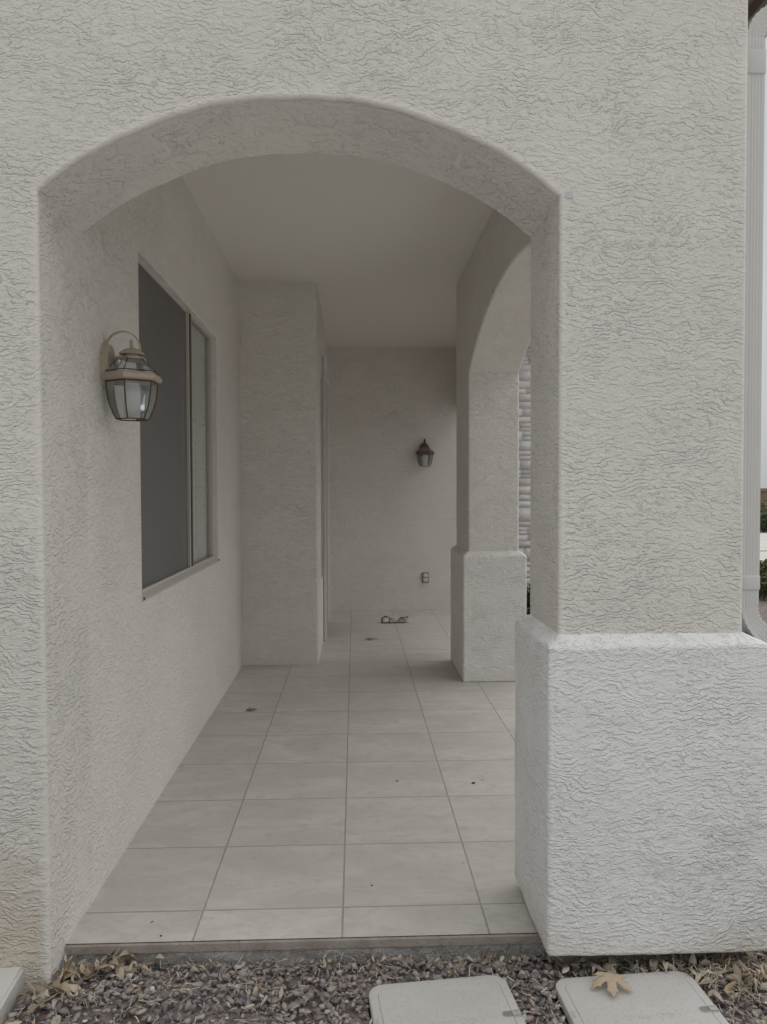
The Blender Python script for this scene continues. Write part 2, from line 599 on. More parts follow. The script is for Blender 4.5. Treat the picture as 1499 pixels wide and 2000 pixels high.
def bm_lathe(bm, prof, c, n=24, rot=0.0, cap=True):
    """profile of (radius, z) about a vertical axis through c"""
    rings = []
    for r, z in prof:
        rings.append([bm.verts.new((c[0] + r * math.cos(rot + 2 * math.pi * k / n), c[1] + r * math.sin(rot + 2 * math.pi * k / n), c[2] + z)) for k in range(n)])
    for q in range(len(rings) - 1):
        for k in range(n):
            bm.faces.new((rings[q][k], rings[q][(k + 1) % n], rings[q + 1][(k + 1) % n], rings[q + 1][k]))
    if cap:
        bm.faces.new(rings[0][::-1])
        bm.faces.new(rings[-1])


def set_tint(me, cols_per_face, loops_per_face):
    a = me.color_attributes.new('tint', 'FLOAT_COLOR', 'CORNER')
    c = np.repeat(np.asarray(cols_per_face, np.float32), loops_per_face, axis=0)
    a.data.foreach_set('color', np.c_[c, np.ones(len(c), np.float32)].astype(np.float32).ravel())


def np_mesh(name, V, F, mat, tint=None, parent=None, smooth=False, at=None):
    """fast mesh from numpy: F is an (n, k) index array"""
    me = bpy.data.meshes.new(name)
    n, k = F.shape
    me.vertices.add(len(V))
    me.vertices.foreach_set('co', np.asarray(V, np.float32).ravel())
    me.loops.add(n * k)
    me.loops.foreach_set('vertex_index', F.astype(np.int32).ravel())
    me.polygons.add(n)
    me.polygons.foreach_set('loop_start', np.arange(0, n * k, k, dtype=np.int32))
    me.update(calc_edges=True)
    me.validate()
    if smooth:
        me.polygons.foreach_set('use_smooth', [True] * n)
    me.materials.append(mat)
    if tint is not None:
        set_tint(me, tint, k)
    o = bpy.data.objects.new(name, me)
    if at is not None:
        me.transform(Matrix.Translation(-Vector(at)))
        COL.objects.link(o)
        o.location = at
        return o
    return link(o, parent)


# ------------------------------------------------------------------ dimensions (metres)
F_, B_ = 2.297, 2.684          # facade front and back
CZ = 3.07                      # ceiling
NB, NX = 6.295, -0.297         # nook face, entry wall
BW = 9.13                      # back wall

# ------------------------------------------------------------------ ground and porch floor
g = mesh_obj('ground', [(-600, -300, -0.095), (600, -300, -0.095), (600, 1500, -0.095), (-600, 1500, -0.095)], [(0, 1, 2, 3)], M['ground'])
tag(g, kind='structure')

tag(mesh_obj('front_bounce_slab', [(-9, -14, -0.06), (12, -14, -0.06), (12, 0.9, -0.06), (-9, 0.9, -0.06)], [(0, 1, 2, 3)], M['drive']), kind='structure')  # unseen pale slab behind the camera, added to bounce light into the porch
tag(mesh_obj('side_bounce_slab', [(2.3, 0.9, -0.07), (12, 0.9, -0.07), (12, 6.5, -0.07), (2.3, 6.5, -0.07)], [(0, 1, 2, 3)], M['drive']), kind='structure')  # unseen pale slab on the right, added as a second light bouncer

# slab: rough front face
def strip(name, x0, x1, z0, z1, y, amp, mat, nx=160, nz=8, back=0.2):
    V, Fc = [], []
    for j in range(nz + 1):
        for i in range(nx + 1):
            xx = x0 + (x1 - x0) * i / nx
            zz = z0 + (z1 - z0) * j / nz
            o = amp * (math.sin(xx * 13 + zz * 40) * 0.4 + math.sin(xx * 37 + 1.7) * 0.3 + rng.normal() * 0.35)
            if j == nz: o = 0.0
            V.append((xx, y + o, zz))
    for j in range(nz):
        for i in range(nx):
            a = j * (nx + 1) + i
            Fc.append((a, a + 1, a + nx + 2, a + nx + 1))
    top = [nz * (nx + 1) + i for i in range(nx + 1)]
    b0 = len(V)
    for i in range(nx + 1):
        V.append((x0 + (x1 - x0) * i / nx, y + back, z1))
    for i in range(nx):
        Fc.append((top[i], top[i + 1], b0 + i + 1, b0 + i))
    return mesh_obj(name, V, Fc, mat, None, True)

tag(strip('concrete_slab', LX, 0.66, -0.12, -0.028, 2.430, 0.006, M['concrete']), kind='structure')
bm = extrude_profile([(2.424, -0.028), (2.424, -0.004), (2.428, 0.0), (2.60, 0.0), (2.60, -0.028)], 'X', LX, 0.66)
tag(bm_obj('porch_floor_edge', bm, M['mortar'], None, 40), kind='structure')
bm = bmesh.new()
# tiled floor as one sheet, wider behind the second pillar
pts = [(LX, 2.4285), (0.66, 2.4285), (1.30, 2.4285), (1.30, 6.42), (1.95, 6.42), (1.95, BW), (LX, BW)]
bm.faces.new([bm.verts.new((x, y, 0.004)) for x, y in pts])
tag(bm_obj('porch_floor', bm, M['tile']), kind='structure')

# ------------------------------------------------------------------ the house
house = empty('stucco_house', (0.1, 4.0, 0.0), 'off white stucco house front with an arched porch entry and square pillars', 'house')

def arc(xa, xb, spring, rise, n=40):
    c, hw = (xa + xb) / 2, (xb - xa) / 2
    rad = (hw * hw + rise * rise) / (2 * rise)
    zc = spring + rise - rad
    out = []
    a0 = math.asin(hw / rad)
    for i in range(n + 1):
        a = -a0 + 2 * a0 * i / n
        out.append((c + rad * math.sin(a), zc + rad * math.cos(a)))
    return out

A1 = arc(LX, PX, 2.275, 0.275, 56)
A1 = [A1[0]] + [(x + 0.0010 * math.sin(i * 1.9), z + 0.0012 * math.sin(i * 1.3 + 2) + 0.0024 * math.sin(i * 0.41)) for i, (x, z) in enumerate(A1)][1:-1] + [A1[-1]]
prof = [(-5.0, -0.12), (LX, -0.12)] + A1 + [(PX, 0.90), (PR, 0.90), (PR, 3.16), (-2.2, 4.6), (-5.0, 3.4)]
bm = extrude_profile(prof, 'Y', F_, B_)
def p_front(a, b):
    if abs(a.y - F_) < 1e-5 and abs(b.y - F_) < 1e-5:
        if a.z < 0.91 and b.z < 0.91 : return False
        return max(a.x, b.x) > -2
    if abs(a.y - B_) < 1e-5 and abs(b.y - B_) < 1e-5:
        arch = a.z > 2.27 and b.z > 2.27 and max(a.z, b.z) < 2.6 and LX - .01 < min(a.x, b.x) and max(a.x, b.x) < PX + .01
        pier = abs(a.x - PX) < 1e-4 and abs(b.x - PX) < 1e-4
        return arch or pier
    return False
weight_edges(bm, p_front)
rounded(bm_obj('arched_wall', bm, M['stucco'], house), 0.010, 5)

# front pillar's wide white base: sloped ledge on top, hanging just clear of the gravel
CL = bpy.data.textures.new('trowel_waves', 'CLOUDS')
CL.noise_scale = 0.09
CL.noise_depth = 2
def pillar_base(x0, x1, y0, y1, z0, z1, px0, px1, py0, py1, zt, rad, mat):
    bm = bmesh.new()
    lv = []
    for z, (a, b, c, d) in ((z0, (x0, x1, y0, y1)), (z1, (x0, x1, y0, y1)), (zt, (px0, px1, py0, py1))):
        lv.append([bm.verts.new(q) for q in ((a, c, z), (b, c, z), (b, d, z), (a, d, z))])
    bm.faces.new(lv[0][::-1])
    bm.faces.new(lv[2])
    for q in (0, 1):
        for i in range(4):
            bm.faces.new((lv[q][i], lv[q][(i + 1) % 4], lv[q + 1][(i + 1) % 4], lv[q + 1][i]))
    weight_edges(bm, lambda a, b: not (abs(a.z - zt) < 1e-5 and abs(b.z - zt) < 1e-5))
    o = bm_obj('pillar_base', bm, M[mat], house)
    rounded(o, rad, 5)
    nm = o.modifiers['normals']
    o.modifiers.remove(nm)
    sb = o.modifiers.new('cells', 'SUBSURF'); sb.subdivision_type = 'SIMPLE'; sb.levels = 5; sb.render_levels = 5
    dp = o.modifiers.new('waves', 'DISPLACE'); dp.texture = CL; dp.strength = 0.007; dp.mid_level = 0.5; dp.texture_coords = 'LOCAL'
    nm = o.modifiers.new('normals', 'WEIGHTED_NORMAL'); nm.keep_sharp = True
    return o

pillar_base(0.566, 1.236, 2.258, 2.745, 0.026, 0.952, PX - 0.001, PR + 0.001, F_ - 0.001, B_ + 0.004, 0.982, 0.010, 'stucco_base')
# the footing under it, set back in the shade
box('footing', 0.62, 1.16, 2.36, 2.70, -0.12, 0.024, M['concrete'], house)

# left porch wall with the window opening
WY0, WY1, WZ0, WZ1 = 3.357, 5.233, 0.945, 2.425
bm = wall_holes([B_, WY0, WY1, NB + 0.1], [-0.05, WZ0, WZ1, CZ + 0.05], [(1, 1)], 'X', LX, LX - 0.11)
def p_win(a, b):
    return (abs(a.x - LX) < 1e-5 and abs(b.x - LX) < 1e-5 and WY0 - .01 < min(a.y, b.y) and max(a.y, b.y) < WY1 + .01
            and WZ0 - .01 < min(a.z, b.z) and max(a.z, b.z) < WZ1 + .01)
weight_edges(bm, p_win)
rounded(bm_obj('side_wall', bm, M['stucco_in'], house), 0.008, 3)

# entry nook: front face and the wall with the sidelight and door
bm = bmesh.new()
bm_box(bm, LX, NX, NB, 6.55, -0.05, CZ + 0.05)
weight_edges(bm, lambda a, b: abs(a.x - NX) < 1e-5 and abs(b.x - NX) < 1e-5 and abs(a.y - NB) < 1e-5 and abs(b.y - NB) < 1e-5)
rounded(bm_obj('nook_wall', bm, M['stucco_in'], house), 0.022, 5)
SY0, SY1, SZ0, SZ1 = 6.92, 7.20, 0.62, 2.43
DY0, DY1, DZ1 = 7.34, 8.36, 2.56
bm = wall_holes([6.55, SY0, SY1, DY0, DY1, BW], [-0.05, SZ0, SZ1, DZ1, CZ + 0.05], [(1, 1), (3, 0), (3, 1), (3, 2)], 'X', NX, NX - 0.14)
bm_obj('entry_wall', bm, M['stucco_in'], house)
box('back_wall', -0.46, 1.90, BW, BW + 0.2, -0.05, CZ + 0.05, M['stucco_in'], house)

# ceiling and outer fill above it
bm = bmesh.new()
bm_box(bm, LX - 0.1, 1.20, B_ + 0.002, 6.36, CZ, CZ + 0.09)
bm_box(bm, LX - 0.1, 1.30, 6.36, BW + 0.1, CZ, CZ + 0.088)
bm_obj('porch_ceiling', bm, M['ceiling'], house)

# arcade wall on the right: long low arch springing to the second pillar
AX0, AX1 = 0.830, 1.205
P2F, P2B = 5.689, 6.36
A2 = arc(2.72, P2F, 2.265, 0.345)
prof = [(B_ + 0.002, 2.265)] + A2 + [(P2F, 0.90), (P2B, 0.90), (P2B, CZ - 0.002), (B_ + 0.002, CZ - 0.002)]
bm = extrude_profile(prof, 'X', AX0, AX1)
def p_arc(a, b):
    same = abs(a.x - b.x) < 1e-5
    if not same: return abs(a.y - P2B) < 1e-4 and False
    if max(a.z, b.z) > CZ - 0.1 and min(a.z, b.z) > CZ - 0.1: return False
    if max(a.y, b.y) < 2.73: return False
    return not (a.z < 0.95 and b.z < 0.95)
weight_edges(bm, p_arc)
rounded(bm_obj('arcade_wall', bm, M['stucco_in'], house), 0.022, 5)
pillar_base(0.787, 1.256, 5.649, 6.405, 0.004, 0.930, AX0 - 0.001, AX1 + 0.001, P2F - 0.001, P2B + 0.001, 0.962, 0.014, 'stucco_cream')

bm = bmesh.new()
bm_box(bm, 1.218, 1.282, P2B + 0.004, BW - 0.003, 2.35, CZ + 0.06)
bm_obj('light_block_beam', bm, M['stucco_in'], house)  # hidden beam, added to hold light off the far ceiling

# small plaster patches on the arch soffit and one bare square beside its spring
def soffit_patch(xc, y0, y1, wdt):
    hw = (PX - LX) / 2
    rad = (hw * hw + 0.275 ** 2) / (2 * 0.275)
    cx, zc = (LX + PX) / 2, 2.55 - rad
    V = []
    for dx in (-wdt / 2, wdt / 2):
        for yy in (y0, y1):
            for dr in (0.0025, -0.002):
                a = math.asin((xc + dx - cx) / rad)
                V.append((cx + (rad - dr) * math.sin(a), yy, zc + (rad - dr) * math.cos(a)))
    Fc = [(0, 1, 3, 2), (4, 6, 7, 5), (0, 4, 5, 1), (2, 3, 7, 6), (0, 2, 6, 4), (1, 5, 7, 3)]
    return mesh_obj('plaster_patch', V, Fc, M['patch'], house)
soffit_patch(-0.575, 2.42, 2.50, 0.013)
soffit_patch(0.330, 2.42, 2.51, 0.013)
box('bare_patch', 0.622, 0.643, F_ - 0.002, F_ + 0.01, 2.268, 2.286, M['greypatch'], house)

# ------------------------------------------------------------------ window with screen, pane and shutters
GX = LX - 0.035                 # plane of the frame's face
win = bpy.data.objects.new('window', None)
bm = bmesh.new()
fw = 0.013
bm_box(bm, GX - 0.03, GX, WY0, WY1, WZ0, WZ0 + 0.030)
bm_box(bm, GX - 0.03, GX, WY0, WY1, WZ1 - fw, WZ1)
bm_box(bm, GX - 0.03, GX, WY0, WY0 + fw, WZ0 + 0.030, WZ1 - fw)
bm_box(bm, GX - 0.03, GX, WY1 - fw - 0.012, WY1, WZ0 + 0.030, WZ1 - fw)
win = bm_obj('window', bm, M['almond'], house)
# sloped sill with a ridge
bm = extrude_profile([(LX + 0.004, WZ0 - 0.004), (LX + 0.004, WZ0 + 0.004), (GX + 0.016, WZ0 + 0.026), (GX + 0.014, WZ0 + 0.036), (GX, WZ0 + 0.036), (GX, WZ0 - 0.004)], 'Y', WY0 + 0.002, WY1 - 0.002)
bm_obj('sill', bm, M['almond'], win)
for yy in (WY0 + 0.012, WY1 - 0.012):
    bm = bmesh.new()
    bm_tube(bm, [(LX + 0.001, yy, WZ0 + 0.006), (LX + 0.007, yy, WZ0 + 0.006)], 0.006, 8)
    bm_obj('sill_screw', bm, M['dark'], win)
MY = 4.475
box('mullion', GX - 0.025, GX + 0.016, MY + 0.0035, MY + 0.034, WZ0 + 0.036, WZ1 - fw, M['bronze'], win)
box('screen_frame', GX - 0.02, GX + 0.010, MY - 0.022, MY + 0.003, WZ0 + 0.036, WZ1 - fw, M['almond'], win)
box('sun_screen', GX - 0.006, GX - 0.004, WY0 + fw, MY - 0.022, WZ0 + 0.030, WZ1 - fw, M['screen'], win)
box('pane', GX - 0.020, GX - 0.015, MY + 0.030, WY1 - fw - 0.012, WZ0 + 0.030, WZ1 - fw, M['pane'], win)
# shutters inside
def shutter(y0, y1):
    bm = bmesh.new()
    xs = GX - 0.040
    st = 0.055
    bm_box(bm, xs - 0.028, xs, y0, y0 + st, WZ0, WZ1)
    bm_box(bm, xs - 0.028, xs, y1 - st, y1, WZ0, WZ1)
    bm_box(bm, xs - 0.027, xs - 0.001, y0 + st, y1 - st, WZ0, WZ0 + 0.09)
    bm_box(bm, xs - 0.027, xs - 0.001, y0 + st, y1 - st, WZ1 - 0.15, WZ1)
    zm = WZ0 + 0.62 * (WZ1 - WZ0) - 0.09
    bm_box(bm, xs - 0.027, xs - 0.001, y0 + st, y1 - st, zm - 0.062, zm + 0.062)
    z = WZ0 + 0.12
    while z < WZ1 - 0.11:
        if abs(z - zm) > 0.06:
            vs = [bm.verts.new(q) for q in ((xs - 0.002, y0 + st, z - 0.031), (xs - 0.002, y1 - st, z - 0.031), (xs - 0.011, y1 - st, z + 0.031), (xs - 0.011, y0 + st, z + 0.031))]
            v2 = [bm.verts.new(v.co + Vector((-0.006, 0, -0.006))) for v in vs]
            bm.faces.new(vs); bm.faces.new(v2[::-1])
            for i in range(4):
                bm.faces.new((vs[i], v2[i], v2[(i + 1) % 4], vs[(i + 1) % 4]))
        z += 0.058
    return bm_obj('shutter', bm, M['shutter'], win)
edges = [WY0 + 0.0, WY0 + 0.48, MY + 0.01, MY + 0.47, WY1]
for a, b in zip(edges[:-1], edges[1:]):
    shutter(a + 0.003, b - 0.003)
bm = bmesh.new()
bm_box(bm, -2.4, LX - 0.112, WY0 - 0.3, WY1 + 0.3, WZ0 - 0.3, WZ1 + 0.3)
for f in bm.faces[:]:
    if f.calc_center_median().x > -1.1:
        bm.faces.remove(f)
bm_obj('light_block_box', bm, M['blackroom'], win)  # black box added behind the shutters so no light leaks through

# ------------------------------------------------------------------ sidelight and door
sl = box('sidelight', NX - 0.05, NX - 0.035, SY0 + 0.03, SY1 - 0.03, SZ0 + 0.03, SZ1 - 0.03, M['doorglass'], house)
bm = wall_holes([SY0, SY0 + 0.03, SY1 - 0.03, SY1], [SZ0, SZ0 + 0.03, SZ1 - 0.03, SZ1], [(1, 1)], 'X', NX - 0.015, NX - 0.06)
bm_obj('frame', bm, M['bronze'], sl)
box('dark_hall', NX - 0.9, NX - 0.145, SY0 - 0.05, DY1 + 0.05, 0.0, DZ1 + 0.05, M['blackroom'], house)
door = box('door', NX - 0.10, NX - 0.055, DY0 + 0.05, DY1 - 0.05, 0.02, DZ1 - 0.05, M['doorwood'], house, 0.003)
bm = wall_holes([DY0 - 0.06, DY0 + 0.05, DY1 - 0.05, DY1 + 0.06], [0.005, DZ1 - 0.05, DZ1 + 0.06], [(1, 0)], 'X', NX + 0.012, NX - 0.10)
tr = bm_obj('door_frame', bm, M['trim'], door)
bm = bmesh.new()
bm_box(bm, NX + 0.012, NX + 0.034, DY0 - 0.075, DY0 - 0.035, 0.005, DZ1 + 0.06)
bm_box(bm, NX + 0.012, NX + 0.034, DY1 + 0.035, DY1 + 0.075, 0.005, DZ1 + 0.06)
bm_box(bm, NX + 0.012, NX + 0.033, DY0 - 0.075, DY1 + 0.075, DZ1 + 0.0602, DZ1 + 0.095)
bm_obj('door_casing', bm, M['trim'], door)
bm = bmesh.new()
bm_tube(bm, [(NX - 0.055, DY0 + 0.13, 0.98), (NX - 0.012, DY0 + 0.13, 0.98)], 0.009, 10)
bm_tube(bm, [(NX - 0.012, DY0 + 0.12, 0.98), (NX - 0.010, DY0 + 0.25, 0.98)], 0.008, 10)
bm_obj('handle', bm, M['brass'], door, 40)

# ------------------------------------------------------------------ roof, eave, gutter, downspout
bm = extrude_profile([(1.40, 3.07), (1.40, 3.16), (-2.2, 4.75), (-6.0, 3.1), (-6.0, 2.98), (-2.2, 4.62), (1.30, 3.08)], 'Y', F_ - 0.03, BW + 0.3)
bm_obj('roof', bm, M['rooftile'], house)
bm = bmesh.new()
bm_box(bm, PR + 0.005, 1.345, F_ + 0.002, 6.30, 3.052, 3.066)
bm_obj('soffit', bm, M['soffit'], house)
bm = bmesh.new()
bm_box(bm, 1.345, 1.372, F_ - 0.01, 6.32, 3.008, 3.16)
bm_obj('fascia', bm, M['fascia'], house)
bm = extrude_profile([(1.374, 3.0), (1.44, 3.0), (1.475, 3.03), (1.485, 3.09), (1.495, 3.09), (1.485, 3.025), (1.445, 2.992), (1.374, 2.992)], 'Y', F_ - 0.01, 6.32)
bm_obj('gutter', bm, M['gutter'], house)

# corrugated rectangular downspout, elbow with crimps at either end
def spout_section(wx, wy, groove=0.0016):
    """cross-section of a ribbed 2x3 inch pipe, flutes on the face turned to the street"""
    pts = []
    n = 24
    for i in range(n + 1):
        u = i / n
        gx = 0.0
        if 0.16 < u < 0.84:
            gx = groove * (0.5 - 0.5 * math.cos((u - 0.16) / 0.68 * 2 * math.pi * 4))
        pts.append((-wx / 2 + wx * u, -wy / 2 + gx))
    for i in range(n + 1):
        u = i / n
        gx = 0.0
        if 0.16 < u < 0.84:
            gx = groove * (0.5 - 0.5 * math.cos((u - 0.16) / 0.68 * 2 * math.pi * 4))
        pts.append((wx / 2 - wx * u, wy / 2 - gx))
    return pts

def sweep_xz(name, path, wx, wy, yc, parent, crimps=None, mat='gutter'):
    """sweep the section along a path of (x, z) in the plane y = yc"""
    bm = bmesh.new()
    rings = []
    for i, (px_, pz_) in enumerate(path):
        a = Vector(path[max(i - 1, 0)]); b = Vector(path[min(i + 1, len(path) - 1)])
        d = (b - a).normalized()
        nx_, nz_ = -d.y, d.x            # in-plane normal
        k = 1.0 if not crimps else crimps[i]
        ring = []
        for (u, v) in spout_section(wx * k, wy * (0.5 + 0.5 * k)):
            ring.append(bm.verts.new((px_ + nx_ * u, yc + v, pz_ + nz_ * u)))
        rings.append(ring)
    n = len(rings[0])
    for q in range(len(rings) - 1):
        for k in range(n):
            bm.faces.new((rings[q][k], rings[q][(k + 1) % n], rings[q + 1][(k + 1) % n], rings[q + 1][k]))
    bm.faces.new(rings[0][::-1]); bm.faces.new(rings[-1])
    return bm_obj(name, bm, M[mat], parent, 35)

SX, SY = 1.205, 2.372
ds = sweep_xz('downspout', [(SX, 1.12 + 0.02 * i) for i in range(80)] + [(SX, 2.705)], 0.056, 0.078, SY, house)
def elbow(cx, cz, a0, a1, rad, n=13):
    path, cr = [], []
    for i in range(n):
        a = R(a0 + (a1 - a0) * i / (n - 1))
        path.append((cx + rad * math.cos(a), cz + rad * math.sin(a)))
        cr.append(1.0 if i % 2 == 0 else 0.90)
    return path, cr
# lower elbow kicks out over the pillar base
p1, c1 = elbow(SX + 0.10, 1.058, 180, 222, 0.10, 11)
d = Vector(p1[-1]) - Vector(p1[-2]); d.normalize()
p1 = [(SX, 1.125), (SX, 1.09)] + p1 + [tuple(Vector(p1[-1]) + d * s) for s in (0.03, 0.09, 0.16)]
c1 = [1.0, 1.0] + c1 + [1, 1, 1]
sweep_xz('elbow', p1, 0.054, 0.076, SY, ds, c1)
e = p1[-1]
sweep_xz('lower_pipe', [(e[0] - 0.006, e[1] + 0.012), (e[0] + 0.02, e[1] - 0.02), (e[0] + 0.03, e[1] - 0.07), (e[0] + 0.03, 0.12), (e[0] + 0.035, 0.05), (e[0] + 0.07, 0.0), (e[0] + 0.2, -0.03)], 0.056, 0.078, SY, ds)
box('collar', SX - 0.030, SX + 0.030, SY - 0.042, SY + 0.042, 1.105, 1.150, M['gutter'], ds, 0.004)
p2, c2 = elbow(SX + 0.085, 2.76, 180, 118, 0.085, 13)
d = Vector(p2[-1]) - Vector(p2[-2]); d.normalize()
p2 = [(SX, 2.70), (SX, 2.745)] + p2 + [tuple(Vector(p2[-1]) + d * s) for s in (0.03, 0.09, 0.20)]
c2 = [1.0, 1.0] + c2 + [1, 1, 1]
sweep_xz('elbow', p2, 0.056, 0.078, SY, ds, c2)
box('collar', SX - 0.031, SX + 0.031, SY - 0.043, SY + 0.043, 2.655, 2.728, M['gutter'], ds, 0.004)

# ------------------------------------------------------------------ stone-faced wing seen past the second pillar
V, Fc, T = [], [], []
z = 0.0
row = 0
while z < 3.1:
    hgt = random.choice([0.06, 0.08, 0.10, 0.12, 0.15, 0.18])
    x = 1.70 - random.random() * 0.2
    while x < 4.18:
        ln = random.uniform(0.12, 0.42)
        if x + ln > 4.05: ln = 4.2 - x
        sub = [(z, hgt)]
        if hgt > 0.085 and random.random() < 0.5:
            sub = [(z, hgt * 0.45), (z + hgt * 0.45, hgt * 0.55)]
        for zz, hh in sub:
            dpt = random.uniform(0.0, 0.008)
            gap = 0.0015
            x0, x1, z0, z1 = x + gap, x + ln - gap, zz + gap * .7, zz + hh - gap * .7
            b = len(V)
            j = lambda s=0.004: random.uniform(-s, s)
            yf = 9.60 - dpt
            c_ = 0.003
            V += [(x0, 9.62, z0), (x1, 9.62, z0), (x1, 9.62, z1), (x0, 9.62, z1),
                  (x0 + c_ + j(), yf + j(), z0 + c_ + j(.002)), (x1 - c_ + j(), yf + j(), z0 + c_ + j(.002)), (x1 - c_ + j(), yf + j(.008), z1 - c_ + j(.002)), (x0 + c_ + j(), yf + j(.008), z1 - c_ + j(.002))]
            Fc += [(b + 4, b + 5, b + 6, b + 7), (b, b + 1, b + 5, b + 4), (b + 1, b + 2, b + 6, b + 5), (b + 2, b + 3, b + 7, b + 6), (b + 3, b, b + 4, b + 7)]
            t_ = random.uniform(0.74, 0.82)
            wv = random.uniform(-0.02, 0.035)
            T += [(t_ + wv, t_, t_ - wv)] * 5
        x += ln
    z += hgt
np_mesh('stone_veneer', np.array(V), np.array(Fc), M['stone'], np.array(T), house)
box('wing_wall', 1.5, 4.2, 9.607, 14.5, -0.1, 3.3, M['stucco_in'], house)
box('wing_roof', 1.3, 4.3, 9.35, 14.8, 3.302, 3.42, M['rooftile'], house)

# ------------------------------------------------------------------ lanterns
def make_lantern(loc, label, brass='brass'):
    """+X points out of the wall; origin where the back plate meets it, at lamp mid height"""
    o = bpy.data.objects.new('wall_lantern', None)
    o.empty_display_size = 0.1
    COL.objects.link(o)
    tag(o, label, 'wall lantern', 'wall lanterns on the porch')
    br, dk = M[brass], M['brass_dark']
    def add(name, bm, mat, par=o, sm=40):
        ob = bm_obj(name, bm, mat, None, sm)
        ob.parent = par
        return ob
    CX = 0.097
    c = (CX, 0, 0)
    ROT = R(30)
    # back plate: long octagon, stepped
    bm = bmesh.new()
    def octo(hy, hz, cy, cz):
        return [(-hy, -cz), (-cy, -hz), (cy, -hz), (hy, -cz), (hy, cz), (cy, hz), (-cy, hz), (-hy, cz)]
    lv = []
    for x, k in ((0.0, 1.0), (0.018, 1.0), (0.026, 0.86), (0.030, 0.55), (0.033, 0.2)):
        lv.append([bm.verts.new((x, yy * k, 0.062 + zz * k)) for yy, zz in octo(0.056, 0.080, 0.028, 0.034)])
    for q in range(len(lv) - 1):
        for i in range(8):
            bm.faces.new((lv[q][i], lv[q][(i + 1) % 8], lv[q + 1][(i + 1) % 8], lv[q + 1][i]))
    bm.faces.new(lv[0][::-1]); bm.faces.new(lv[-1])
    add('back_plate', bm, br, sm=25)
    bm = bmesh.new()
    bm_lathe(bm, [(0.0005, 0.0), (0.004, 0.001), (0.004, 0.004), (0.0005, 0.006)], (0.028, -0.030, 0.05), 10)
    add('screw', bm, br)
    # scroll strap over the cap
    pts = []
    pts += [(0.028, 0.05), (0.017, 0.075), (0.010, 0.10)]
    ccx, ccz, rad = 0.066, 0.128, 0.061
    for i in range(25):
        a = R(185 - 185 * i / 24)
        pts.append((ccx + rad * math.cos(a), ccz + rad * math.sin(a)))
    for i in range(1, 14):
        a = R(-150 * i / 13)
        rr = 0.024
        pts.append((ccx + rad - rr + rr * math.cos(a), ccz + rr * math.sin(a)))
    bm = bmesh.new()
    hw, th = 0.007, 0.0026
    rings = []
    for i, p in enumerate(pts):
        a, b = Vector(pts[max(i - 1, 0)]), Vector(pts[min(i + 1, len(pts) - 1)])
        d = (b - a).normalized()
        n = Vector((-d.y, d.x))
        rings.append([bm.verts.new((p[0] + n.x * s * th, yy, p[1] + n.y * s * th)) for s, yy in ((-1, -hw), (1, -hw), (1, hw), (-1, hw))])
    for q in range(len(rings) - 1):
        for k in range(4):
            bm.faces.new((rings[q][k], rings[q][(k + 1) % 4], rings[q + 1][(k + 1) % 4], rings[q + 1][k]))
    bm.faces.new(rings[0][::-1]); bm.faces.new(rings[-1])
    add('scroll', bm, br)
    bm = bmesh.new()
    bm_tube(bm, [(0.02, 0, 0.096), (CX - 0.02, 0, 0.096)], 0.0042, 10)
    add('arm', bm, br)
    # cap, collar, finial
    bm = bmesh.new()
    bm_lathe(bm, [(0.026, 0.080), (0.026, 0.106), (0.043, 0.104), (0.045, 0.107), (0.043, 0.111), (0.030, 0.121), (0.017, 0.127), (0.012, 0.128), (0.0015, 0.129)], c, 32)
    cap = add('cap', bm, br)
    bm = bmesh.new()
    bm_lathe(bm, [(0.006, 0.127), (0.0065, 0.137), (0.0055, 0.140), (0.0065, 0.148), (0.006, 0.155), (0.003, 0.160), (0.0005, 0.162)], c, 14)
    f_ = add('finial', bm, br, cap)
    # hexagonal roof panes, belt, bulged lower panes
    roof = [(0.102, 0.037), (0.080, 0.056), (0.064, 0.070), (0.055, 0.084), (0.050, 0.090)]
    low = [(0.092, 0.004), (0.091, -0.020), (0.086, -0.055), (0.077, -0.088), (0.067, -0.112), (0.058, -0.130)]
    def hexpanes(prof, name):
        for k in range(6):
            bm = bmesh.new()
            a0, a1 = ROT + k * R(60), ROT + (k + 1) * R(60)
            rows = []
            for r, z in prof:
                rows.append([bm.verts.new((CX + r * math.cos(a), r * math.sin(a), z)) for a in (a0, a1)])
            for q in range(len(rows) - 1):
                bm.faces.new((rows[q][0], rows[q][1], rows[q + 1][1], rows[q + 1][0]))
            add(name, bm, M['lampglass'], sm=40)
    hexpanes(roof, 'roof_pane')
    hexpanes(low, 'glass_pane')
    def hexribs(prof, r, name):
        for k in range(6):
            a = ROT + k * R(60)
            bm = bmesh.new()
            bm_tube(bm, [(CX + q * 1.005 * math.cos(a), q * 1.005 * math.sin(a), z) for q, z in prof], r, 6)
            add(name, bm, dk)
    hexribs(roof, 0.0016, 'roof_rib')
    hexribs(low, 0.0026, 'rib')
    bm = bmesh.new()
    bm_lathe(bm, [(0.095, 0.006), (0.104, 0.0075), (0.109, 0.012), (0.1105, 0.020), (0.108, 0.028), (0.101, 0.0345), (0.093, 0.036), (0.093, 0.032)], c, 6, ROT, cap=False)
    add('belt', bm, br, sm=30)
    bm = bmesh.new()
    bm_lathe(bm, [(0.054, 0.092), (0.053, 0.088), (0.030, 0.088), (0.026, 0.092)], c, 6, ROT)
    add('neck', bm, br)
    for zz, rr in ((0.040, 0.0995), (0.003, 0.0935), (-0.130, 0.0585)):
        bm = bmesh.new()
        pp = [(CX + rr * math.cos(ROT + k * R(60)), rr * math.sin(ROT + k * R(60)), zz) for k in range(7)]
        for q in range(6):
            bm_tube(bm, [pp[q], pp[q + 1]], 0.0022, 6)
        add('came', bm, dk)
